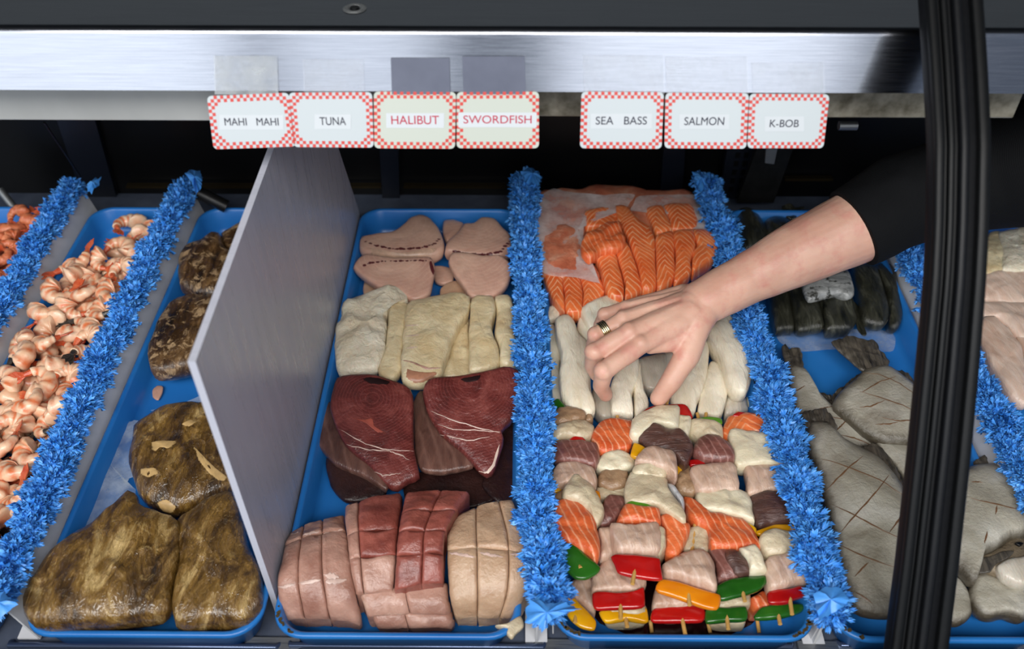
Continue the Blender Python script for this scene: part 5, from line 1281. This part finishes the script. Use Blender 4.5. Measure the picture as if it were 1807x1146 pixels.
# metacarpals
mc = dict(i=(A(1200, 570, .138), A(1130, 608, .134)), m=(A(1204, 553, .142), A(1110, 588, .140)), r=(A(1205, 538, .140), A(1100, 566, .136)), p=(A(1208, 524, .133), A(1104, 546, .126)))
for k in 'imrp':
    caps.append((lerp(W, mc[k][0], .6), mc[k][0], .021, .0155)); caps.append((mc[k][0], mc[k][1], .0155, .0118 if k != 'p' else .0105))
for a, b in (('i', 'm'), ('m', 'r'), ('r', 'p')):
    caps.append((lerp(mc[a][0], mc[b][0], .5) - Vector((0, 0, .004)), lerp(mc[a][1], mc[b][1], .5) - Vector((0, 0, .004)), .014, .0098))
kn = dict(i=.0128, m=.0130, r=.0122, p=.0110)
for k in 'imrp':
    up = Vector((-.05, -.12, 1)).normalized(); a_ = mc[k][1] + up * .0022
    caps.append((a_, a_ + Vector((0, 0, .0004)), kn[k] * .86, kn[k] * .86))
    caps.append((lerp(W, mc[k][0], .7) + up * .0125, mc[k][1] + up * .0082, .0045, .0038))       # extensor tendon
fingers = [
    [(mc['i'][1], .0116), (A(1066, 655, .122), .0106), (A(1060, 682, .094), .0096), (A(1069, 697, .076), .0082)],
    [(mc['m'][1], .0118), (A(1050, 622, .128), .0105), (A(1045, 646, .099), .0095), (A(1054, 662, .080), .0082)],
    [(mc['r'][1], .0112), (A(1052, 592, .126), .0099), (A(1047, 614, .098), .009), (A(1056, 630, .078), .0078)],
    [(mc['p'][1], .0100), (A(1068, 556, .114), .0085), (A(1058, 574, .090), .0078), (A(1064, 590, .072), .007)]]
for f in fingers:
    for (p, r), (q, s) in zip(f, f[1:]): caps.append((p, q, r, s))
th = [(A(1226, 572, .132), .0205), (A(1212, 628, .112), .0150), (A(1184, 674, .088), .0122), (A(1162, 703, .068), .0100)]
for (p, r), (q, s) in zip(th, th[1:]): caps.append((p, q, r, s))
for f in fingers:
    q = f[1][0] + Vector((-.0012, -.0008, .0012)); caps.append((q, q + Vector((.0003, 0, 0)), f[1][1] * 1.04, f[1][1] * 1.04))
caps.append((W, th[0][0], .026, .0205))
caps.append((A(1205, 600, .122), A(1148, 612, .126), .0125, .009))          # web between thumb and index finger
caps.append((A(1208, 592, .126), A(1165, 590, .130), .0150, .012))
person = thing('person', (el.x, el.y, el.z), 'bare forearm and hand in a black sleeve, ringed finger, reaching for the white fish', 'person')
hand = fused('forearm_and_hand', caps, .0016, 6, 'skin', person, lambda v: v + Vector((noise.noise(v * 45), noise.noise(v * 45 + Vector((9, 0, 0))), noise.noise(v * 45 + Vector((0, 9, 0))))) * .0009)
# finger nails
def nail(tip, dip, w, ln, name='fingernail'):
    d = (tip - dip).normalized(); up = (CAM - tip).normalized(); up = (up - d * up.dot(d)).normalized(); s = d.cross(up); vs = []; fs = []
    for a in range(5):
        for b in range(5):
            u = (b / 4 - .5); v_ = a / 4
            vs.append(tip + d * (ln * (v_ - .45)) + s * (w * u * (1 - .25 * (v_ * 2 - 1) ** 4)) + up * (.0084 - 5.5 * abs(u) ** 2 * w * .32))
    for a in range(4):
        for b in range(4): fs.append([a * 5 + b, a * 5 + b + 1, (a + 1) * 5 + b + 1, (a + 1) * 5 + b])
    return mk(name, vs, fs, 'nail', person)
nail(th[3][0], th[2][0], .010, .010)
# ring on the ring finger
p0, p1 = fingers[2][0][0], fingers[2][1][0]; cpt = lerp(p0, p1, .70); d = (p1 - p0).normalized(); s = d.orthogonal().normalized(); u = d.cross(s)
def band(off, R0, r0, n=40, m=8):
    vs = []; fs = []
    for i in range(n):
        t = 2 * math.pi * i / n; o = s * math.cos(t) + u * math.sin(t)
        for k in range(m):
            a = 2 * math.pi * k / m; vs.append(cpt + d * off + o * (R0 + r0 * math.cos(a)) + d * r0 * 1.25 * math.sin(a))
    for i in range(n):
        for k in range(m): fs.append([i * m + k, i * m + (k + 1) % m, ((i + 1) % n) * m + (k + 1) % m, ((i + 1) % n) * m + k])
    return vs, fs
mb = MB()
for off in (-.0032, -.0011, .0011, .0032): mb.add(*band(off, .0112, .0012))
mk('finger_ring', mb.v, mb.f, 'gold', person)
# sleeve: cuff on the forearm, elbow, upper arm going up and back past the edge of the picture
cf = A(1508, 402, .206)
sl_pts = [(lerp(cf, pts[4][0], .0), .0500), (A(1600, 352, .232), .0560), (A(1700, 322, .25), .0600), (A(1790, 296, .275), .070), (A(1900, 270, .31), .078), (A(2080, 240, .37), .082)]
caps2 = [(p, q, r, s_) for (p, r), (q, s_) in zip(sl_pts, sl_pts[1:])]
ax = (sl_pts[1][0] - sl_pts[0][0]).normalized()
cut0 = cf - ax * .002
def wrinkle(v):
    h = (v - cut0).dot(ax)
    q = v.copy()
    if h < 0:
        q = v - ax * h * .97
    w_ = noise.noise(Vector((v.x * 14, v.y * 30, v.z * 30))) * .003 + noise.noise(v * 60) * .001
    return q + (q - lerp(cf, sl_pts[2][0], .5)).normalized() * w_ * (1 if h > .01 else 0)
slv = fused('sleeve', caps2, .004, 3, 'sleeve', person, wrinkle)
